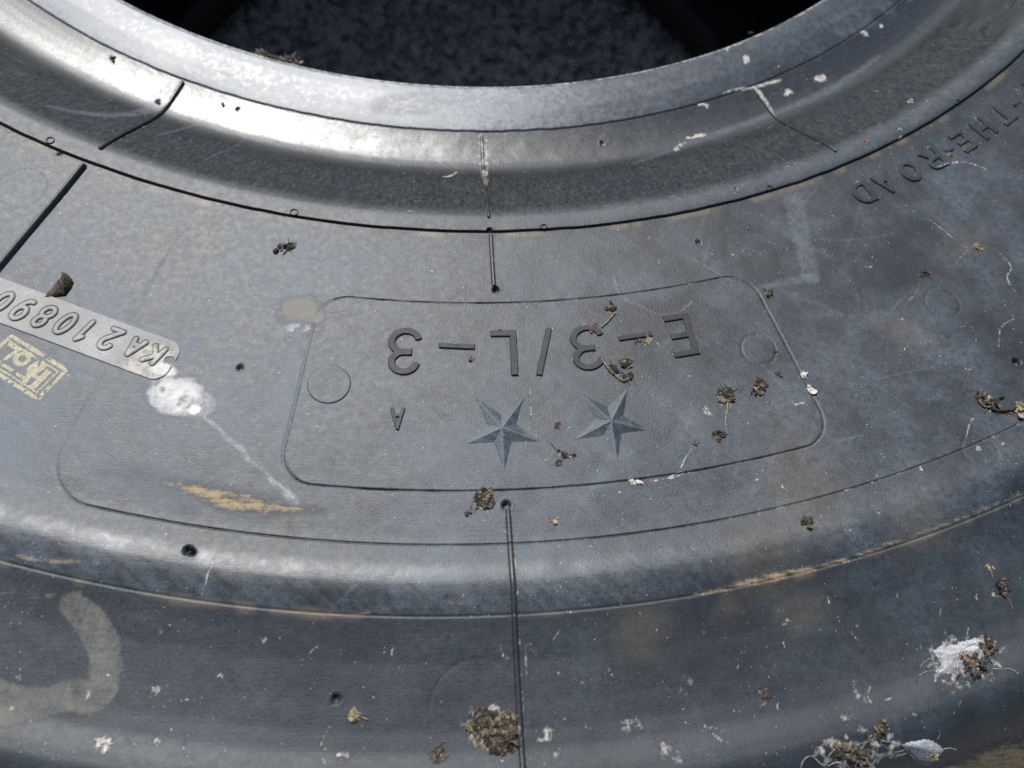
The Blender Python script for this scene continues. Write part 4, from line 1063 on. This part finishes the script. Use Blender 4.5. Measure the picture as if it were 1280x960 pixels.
debris('dirt_clump', 'hooked dark clump near the right edge above the white cobweb', 'dirt clump', [(0.18170, -0.51733), (0.17994, -0.51885), (0.18088, -0.52065)], 2.8, 1.8, 16, M_DARK, 38, size=3.0)
debris('leaf_scrap', 'pale frayed flake above the hooked dark clump', 'leaf scrap', [(0.17742, -0.51316)], 2.4, 1.0, 7, M_TAN, 39, size=2.2)
debris('mud_clump', 'large round clod of dried mud and leaf bits beside the lowest rib', 'mud clump', [(0.00983, -0.55653), (0.01171, -0.55851), (0.01503, -0.55728), (0.01638, -0.56033), (0.01310, -0.55940)], 7.4, 3.0, 260, M_DEB, 40, size=3.4, stems=[([(0.01032, -0.55435), (0.01363, -0.55551), (0.01691, -0.55775), (0.01826, -0.56037)], .35), ([(0.00841, -0.55801), (0.01168, -0.56023), (0.01540, -0.56201)], .35)])
debris('dirt_crumb', 'rough tan crumb lower left of the big mud clod', 'dirt crumb', [(-0.00365, -0.56495), (-0.00251, -0.56457)], 3.0, 1.4, 12, M_DEB, 41, size=2.8)
debris('dirt_crumb', 'pale tan crumb left of the big mud clod right of a vent hole', 'dirt crumb', [(-0.02790, -0.55361)], 2.8, 1.4, 10, M_TAN, 42, size=2.6)
debris('dirt_crumb', 'dark speckled crumb with a pale squiggle below it on the right shoulder', 'dirt crumb', [(0.09545, -0.54899), (0.09582, -0.54991)], 2.4, 1.3, 9, M_DEB, 43, size=2.4)
debris('pebble', 'cream crumb just outside the right panel line, upper of two', 'pebble', [(0.12648, -0.44184), (0.12766, -0.44184)], 1.8, .8, 5, M_WHITE, 44, size=3.0)
debris('pebble', 'cream crumb just outside the right panel line, lower of two', 'pebble', [(0.12841, -0.44704), (0.12815, -0.44833)], 1.6, .8, 5, M_WHITE, 45, size=2.8)
debris('dirt_crumb', 'tiny dark crumb on the faint ring left of the right panel line', 'dirt crumb', [(0.11771, -0.44119), (0.11836, -0.44250)], 1.4, .7, 5, M_DARK, 46, size=2.2)
debris('dirt_crumb', 'small dark crumb above the faint ring in the right panel end', 'dirt crumb', [(0.11827, -0.43292)], 1.4, .7, 4, M_DARK, 47, size=2.2)
debris('dirt_crumb', 'small dark crumb between the left hyphen and the left star', 'dirt crumb', [(0.00641, -0.43643)], 1.8, .9, 5, M_DARK, 48, size=2.4)
debris('dirt_crumb', 'two lobed brown crumb on the foot of the letter L', 'dirt crumb', [(0.01724, -0.42438), (0.01688, -0.42807)], 1.0, .6, 6, M_DEB, 49, size=2.2)
debris('seed', 'round white seed on the dark bead above the raised lettering', 'seed', [(0.20149, -0.30578)], .5, .6, 3, M_WHITE, 50, size=3.4, flat=.9)
debris('seed', 'oblong white seed lying against the rim line', 'seed', [(0.19091, -0.32427), (0.19208, -0.32381)], .6, .6, 4, M_WHITE, 51, size=3.4, flat=.7)
debris('seed_husk', 'tiny red husk on the bead above the rim line', 'seed husk', [(0.17545, -0.33067)], 1.2, .7, 5, M_RED, 52, size=2.4)
debris('pebble', 'tiny tan pebble against the rim line below the white seed', 'pebble', [(0.19094, -0.32819)], .7, .5, 3, M_TAN, 53, size=2.6)
debris('dirt_crumb', 'small black crumb on the inner edge of the bead at right', 'dirt crumb', [(0.14156, -0.25192)], 1.2, 1.2, 5, M_DARK, 54, size=2.8)
debris('leaf_scrap', 'small dark leaf bit alone on the shiny bead left of the middle rib', 'leaf scrap', [(-0.10097, -0.30718)], 1.4, .8, 4, M_DARK, 55, size=2.4)
debris('dirt_crumb', 'brown crumb on the bright left bead above the dark rib', 'dirt crumb', [(-0.15058, -0.28442)], 1.8, .7, 5, M_DEB, 56, size=2.4)
debris('leaf_scrap', 'dark leaf bit beside the dark rib on the left bead', 'leaf scrap', [(-0.12866, -0.30737), (-0.12747, -0.30862)], 1.2, .8, 5, M_DARK, 57, size=2.6)
debris('dirt_crumb', 'crumb lodged in the rim line beside the left vent disc', 'dirt crumb', [(-0.15337, -0.34980)], 1.4, .7, 5, M_DARK, 58, size=2.2)
debris('pebble', 'tiny tan crumb between the hyphen of the raised lettering and the letter R', 'pebble', [(0.20978, -0.33762)], 1.0, .8, 4, M_TAN, 59, size=2.6)

# spider silk
def silk(parent, base, poly, hgt, edge_noise, seed, name='silk_sheet'):
    P = np.array(poly); mn, mx = P.min(0) - 2 * MM, P.max(0) + 2 * MM
    nx, ny = int((mx[0] - mn[0]) / (.25 * MM)), int((mx[1] - mn[1]) / (.25 * MM))
    X, Y = np.meshgrid(np.linspace(mn[0], mx[0], nx), np.linspace(mn[1], mx[1], ny), indexing='ij'); x, y = X.ravel(), Y.ravel()
    d = polydist(x, y, list(map(tuple, P)) + [tuple(P[0])])
    ins = np.zeros(len(x), bool); k = len(P) - 1
    for i in range(len(P)):
        a, b = P[i], P[k]
        ins ^= ((a[1] > y) != (b[1] > y)) & (x < (b[0] - a[0]) * (y - a[1]) / (b[1] - a[1] + 1e-12) + a[0]); k = i
    sd = np.where(ins, -d, d) + (fbm(x * 700, y * 700, seed, 3) - .5) * edge_noise * MM
    dep = np.clip(-sd, 0, 1)
    z = surf(x, y) + .15 * MM + hgt * MM * (1 - np.exp(-dep / (2.6 * MM))) + (fbm(x * 350, y * 350, seed + 3, 3) - .5) * .45 * MM * np.clip(dep / (1.5 * MM), 0, 1)
    G = np.arange(nx * ny).reshape(nx, ny)
    F = np.stack([G[:-1, :-1], G[1:, :-1], G[1:, 1:], G[:-1, 1:]], -1).reshape(-1, 4)
    ok = sd < 0; F = F[ok[F].all(1)]
    used = np.zeros(nx * ny, bool); used[F] = True; rm = np.cumsum(used) - 1
    me = mesh_np(name, np.stack([x, y, z], -1)[used] - base, rm[F])
    a = me.attributes.new('cover', 'FLOAT', 'POINT')
    a.data.foreach_set('value', np.clip(.72 + .5 * fbm(x * 120, y * 120, seed + 5, 2) - .2, 0, 1)[used].astype(np.float32))
    return link_mesh(name, me, M_SILK, parent)

def thread(parent, base, pts, rad, up=.3):
    q = smooth_path(pts, 5)
    V, F = tube([on(p, up * MM) for p in q], [rad * MM * (.10 + .42 * vnoise(np.array([k * .9 + rad * 90]), np.array([.5]), 3)[0] ** 2) for k in range(len(q))], 5)
    me = mesh_np('thread', V - base, F)
    a = me.attributes.new('cover', 'FLOAT', 'POINT'); a.data.foreach_set('value', np.ones(len(V), np.float32))
    return link_mesh('thread', me, M_SILK, parent)

b1 = on((0.16056, -0.53976))
web1 = thing('cobweb', 'torn white cobweb sheet flecked with brown bits near the right edge', 'cobweb', tuple(b1))
silk(web1, b1, [(0.15213, -0.53769), (0.15577, -0.53677), (0.16071, -0.53588), (0.16643, -0.53425), (0.16879, -0.53503), (0.16941, -0.53797), (0.16721, -0.54086), (0.16148, -0.54267), (0.15560, -0.54494), (0.15178, -0.54463), (0.15358, -0.54157), (0.15234, -0.53962)], 2.4, 1.6, 5)
thread(web1, b1, [(0.15199, -0.53817), (0.15309, -0.54060), (0.15323, -0.54275), (0.15089, -0.54438)], .45, .8)
thread(web1, b1, [(0.16687, -0.53450), (0.16212, -0.53639), (0.15983, -0.53878), (0.15609, -0.54495)], .45, 2.6)
thread(web1, b1, [(0.16770, -0.54087), (0.16813, -0.54328), (0.17085, -0.54381), (0.17434, -0.54388), (0.17629, -0.54533)], .40)
thread(web1, b1, [(0.16479, -0.53447), (0.16507, -0.53251), (0.16597, -0.53104)], .30)
thread(web1, b1, [(0.15143, -0.54009), (0.14821, -0.54147), (0.14640, -0.54335)], .22)
thread(web1, b1, [(0.15107, -0.54390), (0.14791, -0.54432), (0.14527, -0.54546)], .22)
r_ = np.random.default_rng(91)
for path, w, h, n, m in (([(0.16931, -0.53504), (0.17008, -0.53750), (0.16984, -0.53994)], 3.6, 2.2, 34, M_DEB), ([(0.15795, -0.54404), (0.16079, -0.54314), (0.16385, -0.54176), (0.16692, -0.54036)], 4.6, 2.2, 46, M_DEB), ([(0.16005, -0.53975)], 2.0, 2.4, 7, M_RED)):
    V, F = join(crumbs(r_, path, w * MM, h * MM, n, .5, 2.6 * MM))
    V = V + np.array([0, 0, 1.6 * MM])
    link_mesh('dirt_flecks', tinted(mesh_np('dirt_flecks', V - b1, F, False)), m, web1)

b2 = on((0.14304, -0.56662))
web2 = thing('cobweb', 'bright white spindle shaped silk cocoon stretched over the shoulder edge', 'cobweb', tuple(b2))
silk(web2, b2, [(0.13546, -0.56476), (0.13836, -0.56394), (0.14207, -0.56336), (0.14611, -0.56371), (0.14939, -0.56544), (0.15141, -0.56692), (0.14989, -0.56876), (0.14828, -0.57038), (0.14371, -0.56993), (0.13992, -0.56767), (0.13741, -0.56619)], 3.2, .7, 15)
for pts, rad in (([(0.13572, -0.56477), (0.13261, -0.56402), (0.12950, -0.56350), (0.12747, -0.56278)], .50), ([(0.15063, -0.56642), (0.15298, -0.56627), (0.15576, -0.56685)], .40), ([(0.13572, -0.56499), (0.13867, -0.56739), (0.14321, -0.57014), (0.14728, -0.57081)], .35), ([(0.15081, -0.56690), (0.14888, -0.56920), (0.14728, -0.57081)], .35), ([(0.13655, -0.56616), (0.13333, -0.56673), (0.12998, -0.56529), (0.12794, -0.56368)], .25), ([(0.13743, -0.56711), (0.13478, -0.56771), (0.13049, -0.56663)], .25), ([(0.14730, -0.56375), (0.14795, -0.56194), (0.14744, -0.56103)], .25)):
    thread(web2, b2, pts, rad, .6)
V, F = join(crumbs(r_, [(0.14506, -0.56739), (0.14706, -0.56723)], 2.2 * MM, 1 * MM, 8, .4, 2.4 * MM)); V = V + np.array([0, 0, 2.6 * MM])
link_mesh('dirt_flecks', tinted(mesh_np('dirt_flecks', V - b2, F, False)), M_TAN, web2)

b3 = on((0.12272, -0.56753))
web3 = thing('cobweb', 'loose looping grey silk threads around brown dirt at the bottom edge', 'cobweb', tuple(b3))
for pts, rad in (([(0.10296, -0.57071), (0.10399, -0.56812), (0.10653, -0.56709), (0.10899, -0.56891), (0.11099, -0.56962), (0.11204, -0.56702), (0.11470, -0.56490), (0.11627, -0.56428)], .42), ([(0.11149, -0.57008), (0.11403, -0.56905), (0.11709, -0.56958), (0.11974, -0.57129)], .42), ([(0.10701, -0.56732), (0.10948, -0.56958), (0.11158, -0.57097)], .3), ([(0.11867, -0.56499), (0.12176, -0.56419), (0.12487, -0.56338), (0.12700, -0.56255)], .3), ([(0.12629, -0.57109), (0.12712, -0.56835), (0.12739, -0.56522)], .35), ([(0.11307, -0.56617), (0.11709, -0.56804), (0.12067, -0.56747), (0.12461, -0.56918)], .22)):
    thread(web3, b3, pts, rad, .4)
silk(web3, b3, [(0.12058, -0.57040), (0.12294, -0.56911), (0.12635, -0.56947), (0.12926, -0.57168), (0.12846, -0.57401), (0.12250, -0.57326)], 2.0, 1.6, 25)
debris('dirt_clump', 'brown flaky dirt clump caught in loose silk at the bottom edge', 'dirt clump', [(0.11966, -0.56678), (0.12143, -0.56793), (0.12294, -0.56911)], 5.0, 2.6, 34, M_DEB, 92, size=3.6)
debris('dirt_crumb', 'dark lump at the top left of the loose silk loops', 'dirt crumb', [(0.11510, -0.56578)], 3.4, 2.2, 14, M_DARK, 93, size=3.2)
debris('twig', 'brown twig crumbs above the loose silk loops left of the cocoon', 'twig', [(0.12462, -0.56338), (0.12707, -0.56211), (0.12934, -0.56040), (0.13063, -0.55865)], 2.4, 1.6, 24, M_DEB, 94, size=2.8)
debris('seed', 'slim straw coloured seed above the silk cocoon', 'seed', [(0.14027, -0.55594), (0.14056, -0.55684)], .4, .4, 4, M_TAN, 95, size=1.8)
debris('dropping', 'cream chalky crumb on the shoulder at the lower left', 'dropping', [(-0.09834, -0.55948), (-0.09676, -0.56053)], 3.0, .8, 12, M_WHITE, 96, size=2.6, flat=.35)
